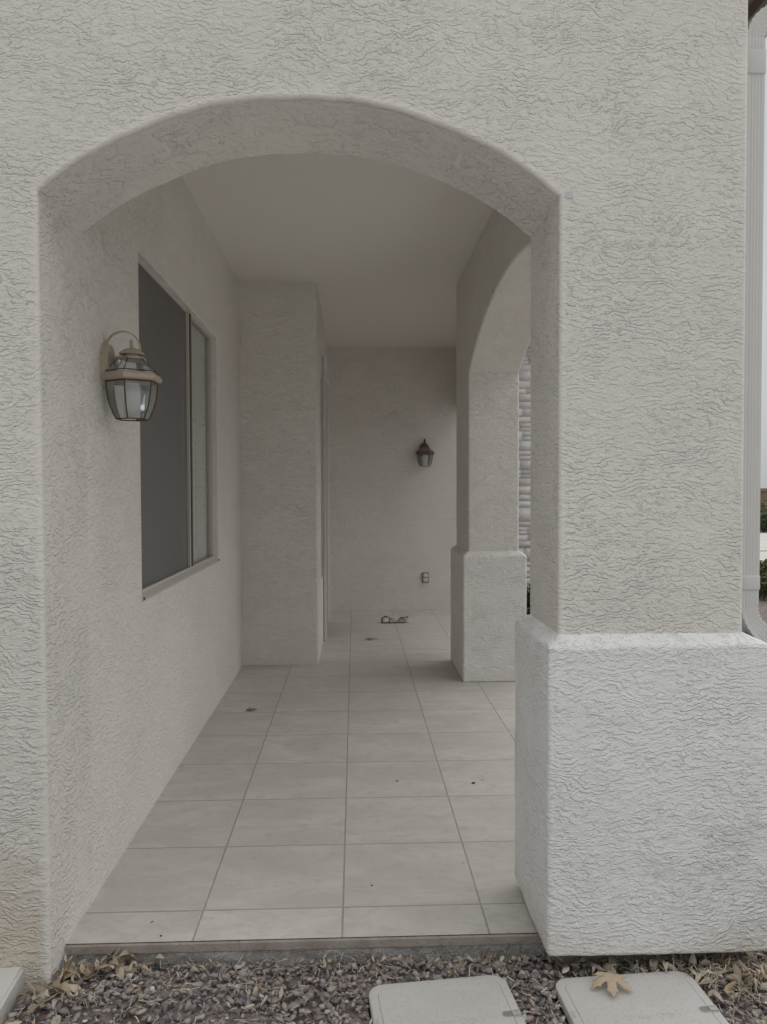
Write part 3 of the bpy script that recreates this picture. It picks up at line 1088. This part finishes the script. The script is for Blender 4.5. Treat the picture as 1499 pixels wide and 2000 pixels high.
    # frosted sleeve and lamp holder inside
    bm = bmesh.new()
    bm_lathe(bm, [(0.027, -0.126), (0.029, -0.08), (0.029, -0.02), (0.027, 0.0), (0.0015, 0.004)], c, 20)
    add('candle_sleeve', bm, M['candle'])
    o.location = loc
    return o

L1 = make_lantern((LX, 2.89, 1.803), 'aged brass glass lantern on the left porch wall just before the window')
def copy_tree(o, parent=None):
    c = o.copy()
    COL.objects.link(c)
    if parent is not None:
        c.parent = parent
        c.matrix_parent_inverse = o.matrix_parent_inverse.copy()
    for ch in list(o.children):
        copy_tree(ch, c)
    return c
L2 = copy_tree(L1)
L2.location = (0.816, BW, 1.813)
L2.rotation_euler = (0, 0, R(-90))
L2['label'] = 'small looking lantern with a reddish dark frame on the back wall above the outlet'
for ch in L2.children_recursive:
    if ch.data and ch.data.materials[0] == M['brass']:
        ch.data = ch.data.copy()
        ch.data.materials[0] = M['copper']

# ------------------------------------------------------------------ outlet on the back wall
ox, oz = 0.828, 0.384
out = box('outlet', ox - 0.040, ox + 0.040, BW - 0.022, BW, oz - 0.062, oz + 0.062, M['outlet'], None, 0.006, at=(ox, BW, oz))
tag(out, 'grey weatherproof outlet box low on the back wall under the small lantern', 'outlet')
for dz in (-0.026, 0.026):
    fl = box('cover_flap', -0.028, 0.028, -0.032, -0.0225, dz - 0.020, dz + 0.020, M['label'], None, 0.003)
    fl.parent = out
bm = bmesh.new()
bm_box(bm, -0.034, -0.029, -0.0245, -0.0215, -0.05, 0.05)
sd = bm_obj('hinge', bm, M['dark'], None)
sd.parent = out

# ------------------------------------------------------------------ crumpled packaging strip on the floor
pk = empty('packaging_strip', (0.42, 8.235, 0.004), 'crumpled dark edged packaging strip with a white label on the tiles near the back wall', 'litter')
def local(ob):
    ob.parent = pk
    return ob
V, Fc = [], []
nseg = 26
for i in range(nseg + 1):
    u = i / nseg
    x = -0.145 + 0.29 * u
    pinch = 1 - 0.36 * math.exp(-((u - 0.53) / 0.13) ** 2)
    hh = 0.008 + 0.044 * pinch * (0.85 + 0.3 * math.sin(u * 9))
    tw = 0.5 * math.sin(u * 5.0)
    for j in range(6):
        v = j / 5
        V.append((x, -0.03 + 0.05 * v * pinch + tw * 0.02 * v + 0.006 * math.sin(u * 31 + j), 0.003 + hh * v ** 0.9 + 0.004 * math.sin(u * 23 + j * 2)))
for i in range(nseg):
    for j in range(5):
        a = i * 6 + j
        Fc.append((a, a + 6, a + 7, a + 1))
st = local(mesh_obj('film', V, Fc, M['film'], None, True))
so = st.modifiers.new('thick', 'SOLIDIFY'); so.thickness = 0.002
bm = bmesh.new()
bm_tube(bm, [V[i * 6 + 5] for i in range(0, 12)], 0.004, 6)
bm_tube(bm, [V[i * 6 + 5] for i in range(17, nseg + 1)], 0.003, 6)
bm_tube(bm, [(V[i * 6][0], V[i * 6][1] - 0.004, 0.005) for i in range(0, nseg - 3)], 0.005, 6)
bm_tube(bm, [V[1 * 6 + j] for j in range(6)], 0.004, 6)
bm_tube(bm, [V[8 * 6 + j] for j in range(6)], 0.004, 6)
local(bm_obj('dark_edge', bm, M['dark'], None, 40))
bm = bmesh.new()
for s, e in ((2, 7),):
    bm.faces.new([bm.verts.new(q) for q in [(V[s * 6 + 1][0], V[s * 6 + 1][1] - 0.006, V[s * 6 + 1][2]), (V[e * 6 + 1][0], V[e * 6 + 1][1] - 0.006, V[e * 6 + 1][2]), (V[e * 6 + 4][0], V[e * 6 + 4][1] - 0.006, V[e * 6 + 4][2]), (V[s * 6 + 4][0], V[s * 6 + 4][1] - 0.006, V[s * 6 + 4][2])]])
lb = local(bm_obj('label', bm, M['label'], None))
so = lb.modifiers.new('thick', 'SOLIDIFY'); so.thickness = 0.001

# ------------------------------------------------------------------ leaves
def maple_outline():
    lobes = [(90, 1.0), (38, 0.92), (-12, 0.62), (142, 0.92), (192, 0.62)]
    pts = []
    half = 19
    order = sorted([(192, .62), (142, .92), (90, 1.0), (38, .92), (-12, .62)], key=lambda t: -t[0])
    pts.append((-0.03, -0.16))
    for i, (a, r) in enumerate(order):
        for da, rr in ((24, 0.40), (15, 0.66), (17, 0.72), (8, 0.78), (0, 1.0), (-8, 0.78), (-17, 0.72), (-15, 0.66)):
            q = R(a + da)
            pts.append((r * rr * math.cos(q), r * rr * math.sin(q)))
        if i < 4:
            q = R((a + order[i + 1][0]) / 2)
            pts.append((0.36 * math.cos(q), 0.36 * math.sin(q)))
    pts.append((0.03, -0.16))
    return pts

def maple_leaf(loc, size, rz, label, col, curl=0.35, tilt=0.0, ndiv=3):
    pts = maple_outline()
    bm = bmesh.new()
    bm.faces.new([bm.verts.new((x, y, 0)) for x, y in pts])
    bmesh.ops.triangulate(bm, faces=bm.faces[:])
    bmesh.ops.subdivide_edges(bm, edges=bm.edges[:], cuts=ndiv, use_grid_fill=True)
    for v in bm.verts:
        x, y = v.co.x, v.co.y
        r2 = x * x + y * y
        fold = 0.10 * abs(math.sin(2.2 * math.atan2(y + 0.1, x + 1e-6)))
        v.co.z = curl * (-0.55 * r2 + 0.16 * math.sin(5 * x + 1) * r2) + fold * math.sqrt(r2) * 0.8 + 0.02 * math.sin(14 * x) * math.cos(11 * y)
    mn = min(v.co.z for v in bm.verts)
    rot = Matrix.Rotation(rz, 4, 'Z') @ Matrix.Rotation(tilt, 4, 'X')
    for v in bm.verts:
        v.co = rot @ (Vector((v.co.x, v.co.y, v.co.z - mn)) * size)
    mn = min(v.co.z for v in bm.verts)
    for v in bm.verts:
        v.co.z -= mn - 0.002
    me = bpy.data.meshes.new('maple_leaf')
    bm.to_mesh(me); bm.free()
    me.polygons.foreach_set('use_smooth', [True] * len(me.polygons))
    me.materials.append(M['litter'])
    a = me.color_attributes.new('tint', 'FLOAT_COLOR', 'CORNER')
    cc = np.tile(np.array([*col, 1], np.float32), (len(me.loops), 1))
    a.data.foreach_set('color', cc.ravel())
    o = bpy.data.objects.new('maple_leaf', me)
    COL.objects.link(o)
    o.location = loc
    s = o.modifiers.new('thick', 'SOLIDIFY'); s.thickness = 0.0012
    bm = bmesh.new()
    q = rot @ Vector((0, -0.14 * size, 0)); q2 = rot @ Vector((0.06 * size, -0.75 * size, 0))
    bm_tube(bm, [(q.x, q.y, 0.006), ((q.x + q2.x) / 2, (q.y + q2.y) / 2, 0.012), (q2.x, q2.y, 0.005)], 0.0013, 5)
    st_ = bm_obj('stalk', bm, M['bark'], None, 40)
    st_.parent = o
    tag(o, label, 'leaf')
    return o

LIDZ = -0.015
maple_leaf((0.731, 2.192, LIDZ + 0.004), 0.080, R(170), 'large tan maple leaf lying on the right valve box lid', (0.55, 0.435, 0.31), 0.5)
maple_leaf((0.158, 7.318, 0.005), 0.075, R(60), 'pale brown curled leaf on the tiles in front of the packaging strip', (0.44, 0.34, 0.23), 0.35, 0.1)
maple_leaf((-0.672, 5.003, 0.005), 0.050, R(200), 'rust brown leaf on the tiles by the left wall below the window', (0.30, 0.17, 0.09), 0.35, 0.1)

# crumbs of debris on the tiles
def crumb(x, y, size, col, label):
    bm = bmesh.new()
    bmesh.ops.create_icosphere(bm, subdivisions=1, radius=size)
    for v in bm.verts:
        v.co.x *= random.uniform(0.8, 1.7); v.co.y *= random.uniform(0.5, 1.1); v.co.z = max(v.co.z, -size * 0.5) * random.uniform(0.4, 0.8)
    mn = min(v.co.z for v in bm.verts)
    for v in bm.verts: v.co.z -= mn
    me = bpy.data.meshes.new('debris_crumb'); bm.to_mesh(me); bm.free()
    me.materials.append(M['litter'])
    a = me.color_attributes.new('tint', 'FLOAT_COLOR', 'CORNER')
    a.data.foreach_set('color', np.tile(np.array([*col, 1], np.float32), (len(me.loops), 1)).ravel())
    o = bpy.data.objects.new('debris_crumb', me)
    COL.objects.link(o); o.location = (x, y, 0.004)
    tag(o, label, 'debris')
crumb(0.564, 3.692, 0.0075, (0.05, 0.04, 0.03), 'dark crumb on the tile right of the right grout line, beside the white pillar base')
crumb(0.200, 3.735, 0.0065, (0.30, 0.20, 0.12), 'light brown crumb on the middle tile halfway along the porch')
crumb(-0.618, 2.459, 0.0045, (0.10, 0.05, 0.035), 'dark reddish crumb on the front left tile near its front edge')
crumb(0.056, 2.746, 0.0038, (0.06, 0.05, 0.04), 'tiny dark crumb on the tile just behind the front row of cut tiles')
V, T = [], []
for i in range(150):
    x, y = rng.uniform(LX + 0.02, 0.9), rng.uniform(2.45, 9.0)
    if (x < NX and y > NB) or (x > 0.74 and y > 5.5): continue
    s = rng.uniform(0.0012, 0.0032); a = rng.uniform(0, 3.14); l = s * rng.uniform(1, 4.5)
    dx, dy = math.cos(a) * l, math.sin(a) * l
    px_, py_ = -math.sin(a) * s * .5, math.cos(a) * s * .5
    V += [(x - dx, y - dy, 0.0045), (x + px_, y + py_, 0.0045 + s), (x + dx, y + dy, 0.0045), (x - px_, y - py_, 0.0045 + s * .6)]
    k = rng.uniform(0.5, 1.4); T.append((0.10 * k, 0.075 * k, 0.055 * k))
Fq = np.arange(len(V)).reshape(-1, 4)
tag(np_mesh('floor_dust', np.array(V), Fq, M['litter'], np.array(T)), 'scatter of tiny dark specks and twigs over the porch tiles', 'debris', None, 'stuff')

# ------------------------------------------------------------------ valve boxes
def valve_box(cx, cy, rz, label, wx=0.405, wy=0.285):
    o = empty('valve_box', (cx, cy, LIDZ), label, 'valve box', 'valve boxes in the gravel')
    o.rotation_euler = (0, 0, rz)
    def rrect(hx, hy, r, n=8):
        p = []
        for qx, qy, a0 in ((1, 1, 0), (-1, 1, 90), (-1, -1, 180), (1, -1, 270)):
            for i in range(n + 1):
                a = R(a0 + 90 * i / n)
                p.append((qx * (hx - r) + r * math.cos(a), qy * (hy - r) + r * math.sin(a)))
        return p
    def loft(name, levels, mat, par, cap_bottom=True):
        bm = bmesh.new()
        rings = [[bm.verts.new((x, y, z)) for x, y in pts] for pts, z in levels]
        n = len(rings[0])
        for q in range(len(rings) - 1):
            for k in range(n):
                bm.faces.new((rings[q][k], rings[q][(k + 1) % n], rings[q + 1][(k + 1) % n], rings[q + 1][k]))
        bm.faces.new(rings[-1])
        if cap_bottom: bm.faces.new(rings[0][::-1])
        ob = bm_obj(name, bm, mat, None, 35)
        ob.parent = par
        return ob
    hx, hy = wx / 2, wy / 2
    lid = loft('lid', [(rrect(hx - .001, hy - .001, .045), -0.030), (rrect(hx, hy, .045), -0.005), (rrect(hx - .0015, hy - .0015, .044), -0.0015), (rrect(hx - .005, hy - .005, .042), 0.0),
                       (rrect(hx - .024, hy - .024, .030), 0.0), (rrect(hx - .0255, hy - .0255, .029), -0.0022), (rrect(hx - .027, hy - .027, .028), 0.0004)], M['lid'], o)
    body = loft('body', [(rrect(hx + .03, hy + .03, .06), -0.16), (rrect(hx + .004, hy + .004, .047), -0.031)], M['lidside'], o)
    # lifting notches: dark slot, and the keyhole on the right
    bm = bmesh.new(); bm_box(bm, -hx - .001, -hx + .014, -0.031, -0.008, -0.012, 0.0008)
    s = bm_obj('notch', bm, M['lidside'], None); s.parent = lid
    bm = bmesh.new(); bm_box(bm, -hx - .0014, -hx + .0125, -0.0285, -0.0105, -0.0075, 0.0012)
    s = bm_obj('notch_shadow_gap', bm, M['dark'], None)
    bpy.data.objects.remove(s)
    # keyhole: rim around a flat, darker face
    bm = bmesh.new()
    pts_o, pts_i = [], []
    n = 14
    for k, (rr, lst) in enumerate(((0.0135, pts_o), (0.0110, pts_i))):
        lst.append((hx - 0.001, rr))
        for i in range(n + 1):
            a = R(90 + 180 * i / n)
            lst.append((hx - 0.042 + rr * math.cos(a), rr * math.sin(a)))
        lst.append((hx - 0.001, -rr))
    vo = [bm.verts.new((x, y - 0.035, 0.0010)) for x, y in pts_o]
    vi = [bm.verts.new((x, y - 0.035, 0.0012)) for x, y in pts_i]
    for i in range(len(vo) - 1):
        bm.faces.new((vo[i], vo[i + 1], vi[i + 1], vi[i]))
    ring = bm_obj('keyhole_rim', bm, M['lidside'], None, 40); ring.parent = lid
    bm = bmesh.new()
    bm.faces.new([bm.verts.new((x, y - 0.035, 0.0007)) for x, y in pts_i])
    kf = bm_obj('keyhole', bm, paint('keyhole_brown', (0.27, 0.245, 0.225), 0.9, var=0.3), None); kf.parent = lid
    bm = bmesh.new(); bm_box(bm, hx - 0.026, hx - 0.003, -0.044, -0.028, 0.0009, 0.0030)
    br_ = bm_obj('keyhole_bar', bm, M['lidside'], None); br_.parent = lid
    # faint raised lettering
    cu = bpy.data.curves.new('lettering', 'FONT')
    cu.body = 'Water Unit'
    cu.size = 0.030
    cu.align_x = 'CENTER'
    cu.extrude = 0.0007
    tmp = bpy.data.objects.new('lettering', cu)
    COL.objects.link(tmp)
    dg = bpy.context.evaluated_depsgraph_get()
    me = bpy.data.meshes.new_from_object(tmp.evaluated_get(dg))
    bpy.data.objects.remove(tmp)
    me.materials.clear(); me.materials.append(M['lid'])
    tx = bpy.data.objects.new('lettering', me)
    COL.objects.link(tx); tx.parent = lid
    tx.location = (0.01, -0.055, 0.0005)
    return o

valve_box(0.2455, 2.095, R(5.5), 'pale grey plastic valve box lid set in the gravel in front of the tiled step')
valve_box(0.785, 2.097, R(3.5), 'pale grey plastic valve box with a maple leaf on its lid', 0.415, 0.285)

# ------------------------------------------------------------------ white downspout extension lying at the left
ext = empty('drain_extension', (-1.02, 2.2, -0.05), 'white rectangular drain pipe end lying on the gravel at the left edge', 'drain pipe')
bm = bmesh.new()
a, b = Vector((-1.035, 2.325)), Vector((-1.0, 1.75))
d = (b - a).normalized(); n_ = Vector((-d.y, d.x))
lv = []
for p_ in (a, b):
    for s_, z_ in ((0.055, -0.09), (0.055, 0.014), (-0.055, 0.014), (-0.055, -0.09)):
        q = p_ + n_ * s_
        lv.append(bm.verts.new((q.x, q.y, z_)))
for i in range(4):
    bm.faces.new((lv[i], lv[(i + 1) % 4], lv[4 + (i + 1) % 4], lv[4 + i]))
bm.faces.new(lv[0:4][::-1]); bm.faces.new(lv[4:8])
bmesh.ops.bevel(bm, geom=bm.edges[:], offset=0.008, segments=3, affect='EDGES')
pp = bm_obj('pipe', bm, M['gutter'], ext, 40)

# ------------------------------------------------------------------ gravel
def gz(x, y):
    return np.clip(-0.066 + (2.43 - y) * 0.16, -0.066, -0.030)

def in_box(x, y, pad=0.0):
    r = np.zeros(len(x), bool)
    for cx, cy, rz, hx, hy in ((0.2455, 2.095, R(5.5), .2025, .1425), (0.785, 2.097, R(3.5), .2075, .1425)):
        u = (x - cx) * math.cos(rz) + (y - cy) * math.sin(rz)
        v = -(x - cx) * math.sin(rz) + (y - cy) * math.cos(rz)
        r |= (np.abs(u) < hx + pad) & (np.abs(v) < hy + pad)
    r |= (x < -0.955) & (x > -1.09) & (y < 2.33)
    r |= (x < LX + 0.01) & (y > F_ - 0.01)
    return r

bmr = bmesh.new()
bmesh.ops.create_icosphere(bmr, subdivisions=1, radius=1.0)
ICO_V = np.array([v.co[:] for v in bmr.verts]); ICO_F = np.array([[v.index for v in f.verts] for f in bmr.faces])
bmr.free()

def rand_rot(n):
    q = rng.normal(size=(n, 4)); q /= np.linalg.norm(q, axis=1)[:, None]
    w_, x, y, z = q.T
    return np.stack([np.stack([1 - 2 * (y * y + z * z), 2 * (x * y - z * w_), 2 * (x * z + y * w_)], -1),
                     np.stack([2 * (x * y + z * w_), 1 - 2 * (x * x + z * z), 2 * (y * z - x * w_)], -1),
                     np.stack([2 * (x * z - y * w_), 2 * (y * z + x * w_), 1 - 2 * (x * x + y * y)], -1)], 1)

def rocks(n, x0, x1, y0, y1, smin, smax, zoff):
    x = rng.uniform(x0, x1, n); y = rng.uniform(y0, y1, n)
    ok = ~in_box(x, y, 0.004)
    ok &= ~((y > 2.425) & (x < 0.56) & (x > LX))
    x, y = x[ok], y[ok]
    n = len(x)
    s = smin + (smax - smin) * rng.beta(1.6, 3.2, n)
    shp = rng.uniform(0.55, 1.0, (n, 3)) * np.array([1.75, 1.15, 0.72])
    v = ICO_V[None] * (1 + rng.uniform(-0.26, 0.22, (n, len(ICO_V), 1)))
    # knock off corners with random planes so the stones are angular
    for _ in range(8):
        nr = rng.normal(size=(n, 3)); nr /= np.linalg.norm(nr, axis=1)[:, None]
        dd = np.einsum('nkc,nc->nk', v, nr) - rng.uniform(0.26, 0.72, n)[:, None]
        v = v - np.clip(dd, 0, None)[..., None] * nr[:, None, :]
    v = v * shp[:, None, :] * s[:, None, None]
    tilt = rand_rot(n)
    # mostly lying flat
    az = rng.uniform(0, 2 * np.pi, n)
    Rz = np.zeros((n, 3, 3)); Rz[:, 0, 0] = np.cos(az); Rz[:, 0, 1] = -np.sin(az); Rz[:, 1, 0] = np.sin(az); Rz[:, 1, 1] = np.cos(az); Rz[:, 2, 2] = 1
    flat = rng.random(n) < 0.6
    Rm = np.where(flat[:, None, None], Rz, tilt)
    v = np.einsum('nij,nkj->nki', Rm, v)
    v[..., 0] += x[:, None]; v[..., 1] += y[:, None]
    v[..., 2] += (gz(x, y) + zoff + rng.uniform(-0.006, 0.006, n))[:, None]
    f = (ICO_F[None] + (np.arange(n) * len(ICO_V))[:, None, None]).reshape(-1, 3)
    base = np.array([[0.33, 0.295, 0.295], [0.25, 0.235, 0.25], [0.40, 0.355, 0.335], [0.34, 0.275, 0.265], [0.46, 0.425, 0.40], [0.18, 0.18, 0.20], [0.60, 0.57, 0.54]])
    pr = np.array([.27, .2, .16, .14, .1, .09, .04])
    c = 1.2 * base[rng.choice(len(base), n, p=pr)] * np.array([1.0, 1.0, 0.98]) * rng.uniform(0.75, 1.25, (n, 1))
    return v.reshape(-1, 3), f, np.repeat(c, len(ICO_F), axis=0)

parts = [rocks(9000, -1.6, 1.9, 1.7, 2.75, 0.0065, 0.017, -0.012), rocks(6500, -1.6, 1.9, 1.7, 2.75, 0.006, 0.019, -0.001),
         rocks(1600, -1.6, 1.9, 1.7, 2.6, 0.012, 0.026, 0.000)]
V = []; Fc = []; T = []; off = 0
for v, f, c in parts:
    V.append(v); Fc.append(f + off); T.append(c); off += len(v)
gr = np_mesh('gravel', np.concatenate(V), np.concatenate(Fc), M['rock'], np.concatenate(T))
tag(gr, 'purplish grey crushed rock covering the bed in front of the porch step', 'gravel', None, 'stuff')
# bed just below the stones
bm = bmesh.new()
nx, ny = 60, 24
grid = [[bm.verts.new((-2.5 + 5.5 * i / nx, 1.0 + 1.9 * j / ny, float(gz(0, 1.0 + 1.9 * j / ny)) - 0.016)) for i in range(nx + 1)] for j in range(ny + 1)]
for j in range(ny):
    for i in range(nx):
        bm.faces.new((grid[j][i], grid[j][i + 1], grid[j + 1][i + 1], grid[j + 1][i]))
tag(bm_obj('gravel_ground', bm, M['ground'], None, 60), kind='structure')

# ------------------------------------------------------------------ leaf litter and straw
def leaves(xy, lmin, lmax, wr, cols, lift=(0.0, 0.02), straw=False):
    n = len(xy)
    nu, nv = (6, 3) if not straw else (4, 2)
    u = np.linspace(0, 1, nu); v_ = np.linspace(-1, 1, nv)
    L = rng.uniform(lmin, lmax, n); W = L * rng.uniform(wr[0], wr[1], n)
    prof = np.sin(np.pi * np.clip(u, 0.03, 0.985)) ** 0.8 if not straw else np.ones(nu)
    P = np.zeros((n, nu, nv, 3))
    P[..., 0] = (u[None, :, None] - 0.5) * L[:, None, None]
    P[..., 1] = v_[None, None, :] * prof[None, :, None] * W[:, None, None] * 0.5
    kx = rng.normal(0, 0.9, n); ky = rng.uniform(0.0, 1.1, n)
    P[..., 2] = kx[:, None, None] * ((u[None, :, None] - 0.5) ** 2) * L[:, None, None] * 1.3 + ky[:, None, None] * np.abs(v_[None, None, :]) * prof[None, :, None] * W[:, None, None] * 0.4
    P = P.reshape(n, -1, 3)
    az = rng.uniform(0, 2 * np.pi, n); pit = rng.normal(0, 0.38, n); rol = rng.normal(0, 0.6, n)
    def rot(a, ax):
        m = np.zeros((n, 3, 3)); i, j = [(1, 2), (2, 0), (0, 1)][ax]
        m[:, ax, ax] = 1; m[:, i, i] = np.cos(a); m[:, j, j] = np.cos(a); m[:, i, j] = -np.sin(a); m[:, j, i] = np.sin(a)
        return m
    Rm = rot(az, 2) @ rot(pit, 1) @ rot(rol, 0)
    P = np.einsum('nij,nkj->nki', Rm, P)
    zmin = P[..., 2].min(1)
    P[..., 0] += xy[:, 0, None]; P[..., 1] += xy[:, 1, None]
    P[..., 2] += (gz(xy[:, 0], xy[:, 1]) + rng.uniform(lift[0], lift[1], n) - zmin * 0.6)[:, None]
    q = []
    for i in range(nu - 1):
        for j in range(nv - 1):
            a = i * nv + j
            q.append((a, a + nv, a + nv + 1, a + 1))
    q = np.array(q)
    Fc = (q[None] + (np.arange(n) * nu * nv)[:, None, None]).reshape(-1, 4)
    c = np.asarray(cols)[rng.integers(0, len(cols), n)] * rng.uniform(0.75, 1.2, (n, 1))
    return P.reshape(-1, 3), Fc, np.repeat(c, len(q), axis=0)

def scatter(n, x0, x1, y0, y1):
    p = np.c_[rng.uniform(x0, x1, n), rng.uniform(y0, y1, n)]
    return p[~in_box(p[:, 0], p[:, 1], 0.006)]

def blob(n, cx, cy, sx, sy, ymax=None):
    p = np.c_[rng.normal(cx, sx, n), rng.normal(cy, sy, n)]
    if ymax: p = p[p[:, 1] < ymax]
    return p[~in_box(p[:, 0], p[:, 1], 0.008)]

TAN = [(0.46, 0.38, 0.28), (0.40, 0.31, 0.215), (0.54, 0.47, 0.37), (0.33, 0.25, 0.17), (0.45, 0.40, 0.33), (0.58, 0.52, 0.43)]
sets = [
    leaves(scatter(330, -1.2, 1.6, 1.75, 2.42), 0.012, 0.036, (0.18, 0.42), TAN, (0.004, 0.016)),
    leaves(blob(70, -0.80, 2.38, 0.075, 0.03, 2.42), 0.022, 0.055, (0.25, 0.5), TAN, (0.0, 0.035)),
    leaves(blob(60, -0.88, 2.25, 0.05, 0.07, 2.42), 0.03, 0.06, (0.25, 0.5), TAN, (0.0, 0.02)),
    leaves(scatter(130, 0.60, 1.5, 2.255, 2.44), 0.025, 0.06, (0.25, 0.55), TAN, (0.004, 0.03)),
    leaves(blob(80, 1.14, 2.21, 0.09, 0.05), 0.028, 0.06, (0.22, 0.5), TAN, (0.002, 0.022)),
    leaves(blob(60, 0.30, 2.36, 0.40, 0.025, 2.42), 0.014, 0.036, (0.2, 0.45), TAN, (0.004, 0.02)),
]
V = []; Fc = []; T = []; off = 0
for v, f, c in sets:
    V.append(v); Fc.append(f + off); T.append(c); off += len(v)
lo = np_mesh('leaf_litter', np.concatenate(V), np.concatenate(Fc), M['litter'], np.concatenate(T), smooth=True)
so = lo.modifiers.new('thick', 'SOLIDIFY'); so.thickness = 0.0007
tag(lo, 'dry tan leaf litter drifted over the gravel', 'leaf litter', None, 'stuff')
STR = [(0.52, 0.46, 0.37), (0.42, 0.36, 0.28), (0.58, 0.53, 0.45)]
sets = [leaves(scatter(3000, -1.2, 1.6, 1.75, 2.42), 0.010, 0.034, (0.04, 0.11), STR, (0.003, 0.014), True),
        leaves(blob(500, 1.1, 2.25, 0.16, 0.09), 0.015, 0.06, (0.04, 0.1), STR, (0.003, 0.025), True)]
V = []; Fc = []; T = []; off = 0
for v, f, c in sets:
    V.append(v); Fc.append(f + off); T.append(c); off += len(v)
tag(np_mesh('straw', np.concatenate(V), np.concatenate(Fc), M['straw'], np.concatenate(T)), 'fine broken straw and stems strewn over the gravel', 'straw', None, 'stuff')

# ------------------------------------------------------------------ what shows past the right edge: drive, shrubs, wall
tag(mesh_obj('driveway', [(3, 13.0, -0.088), (60, 13.0, -0.088), (60, 26.0, -0.088), (3, 26.0, -0.088)], [(0, 1, 2, 3)], M['drive']), kind='structure')
bm = bmesh.new()
pts = []
for i in range(31):
    a = i / 30
    pts.append((4 + 20 * a, 17.4 + 1.1 * math.sin(a * 3.1), 0))
for i in range(30):
    p, q = pts[i], pts[i + 1]
    bm.faces.new([bm.verts.new(v) for v in ((p[0], p[1], -0.083), (q[0], q[1], -0.083), (q[0], q[1] + 0.35, -0.083), (p[0], p[1] + 0.35, -0.083))])
tag(bm_obj('drive_joint', bm, M['mortar'], None), kind='structure')

def shrub(x, y, h, r, cols, label, n=900, leaf=0.05):
    o = empty('shrub', (x, y, -0.09), label, 'shrub')
    c = rng.normal(size=(n, 3)); c /= np.linalg.norm(c, axis=1)[:, None]
    rad = rng.uniform(0.35, 1.0, n) ** 0.6
    lump = 1 + 0.22 * np.sin(c[:, 0] * 5 + x) * np.cos(c[:, 1] * 4 + y) + 0.15 * np.sin(c[:, 2] * 7)
    c = c * (rad * lump)[:, None] * np.array([r, r, h / 2]) + np.array([0, 0, h / 2])
    c = c[c[:, 2] > 0.02]; n = len(c)
    t = rng.normal(size=(n, 3)); t /= np.linalg.norm(t, axis=1)[:, None]
    b = np.cross(t, rng.normal(size=(n, 3))); b /= np.linalg.norm(b, axis=1)[:, None]
    L = (leaf * rng.uniform(0.6, 1.3, n))[:, None]
    V = np.stack([c - t * L, c + b * L * .35, c + t * L, c - b * L * .35], 1).reshape(-1, 3)
    Fq = np.arange(n * 4).reshape(-1, 4)
    cc = np.asarray(cols)[rng.integers(0, len(cols), n)] * rng.uniform(0.6, 1.3, (n, 1))
    f = np_mesh('crown', V, Fq, M['foliage'], cc)
    f.parent = o
    bm = bmesh.new()
    for k in range(5):
        a = k * 1.3
        bm_tube(bm, [(0, 0, 0), (0.2 * r * math.cos(a), 0.2 * r * math.sin(a), h * .35), (0.5 * r * math.cos(a), 0.5 * r * math.sin(a), h * .7)], [0.02, 0.014, 0.006], 6)
    s = bm_obj('stem', bm, M['bark'], None, 40); s.parent = o
    return o
DK = [(0.035, 0.06, 0.025), (0.05, 0.085, 0.03), (0.025, 0.04, 0.02)]
YG = [(0.16, 0.17, 0.05), (0.12, 0.14, 0.045), (0.22, 0.20, 0.07)]
shrub(2.10, 8.75, 0.46, 0.24, DK, 'dark green shrub at the foot of the stone wing beyond the far pillar', 1400, 0.035)
shrub(14.2, 26.6, 0.62, 0.9, DK, 'dark green shrub behind the far edge of the concrete drive', 1500, 0.07)
shrub(14.9, 28.2, 1.05, 0.8, YG, 'yellow green shrub in front of the tan block wall', 1500, 0.07)
shrub(5.75, 10.6, 0.42, 0.55, DK + YG, 'low green plant on the near side of the concrete drive, beside the downspout', 1500, 0.05)
shrub(6.35, 12.0, 0.35, 0.45, YG, 'low yellowish plant at the near edge of the concrete drive', 1200, 0.05)
bw = empty('block_wall', (24, 32, -0.095), 'tan block garden wall with a reddish cap beyond the drive', 'wall')
def block_mat():
    t = NT('tan_block')
    p = t.pos()
    br = t.n.new('ShaderNodeTexBrick')
    x, y, z = t.xyz(p)[0:3]
    t.l.new(t.comb(x, z, 0.0), br.inputs['Vector'])
    br.inputs['Scale'].default_value = 2.5
    br.inputs['Color1'].default_value = (0.25, 0.19, 0.14, 1); br.inputs['Color2'].default_value = (0.30, 0.23, 0.175, 1)
    br.inputs['Mortar'].default_value = (0.19, 0.15, 0.12, 1)
    t.bsdf(br.outputs['Color'], 0.9)
    return t.m
w1 = box('wall_face', 6, 60, 32, 32.2, -0.1, 1.30, block_mat(), bw)
w2 = box('cap', 6, 60, 31.95, 32.25, 1.30, 1.42, M['rooftile'], bw)
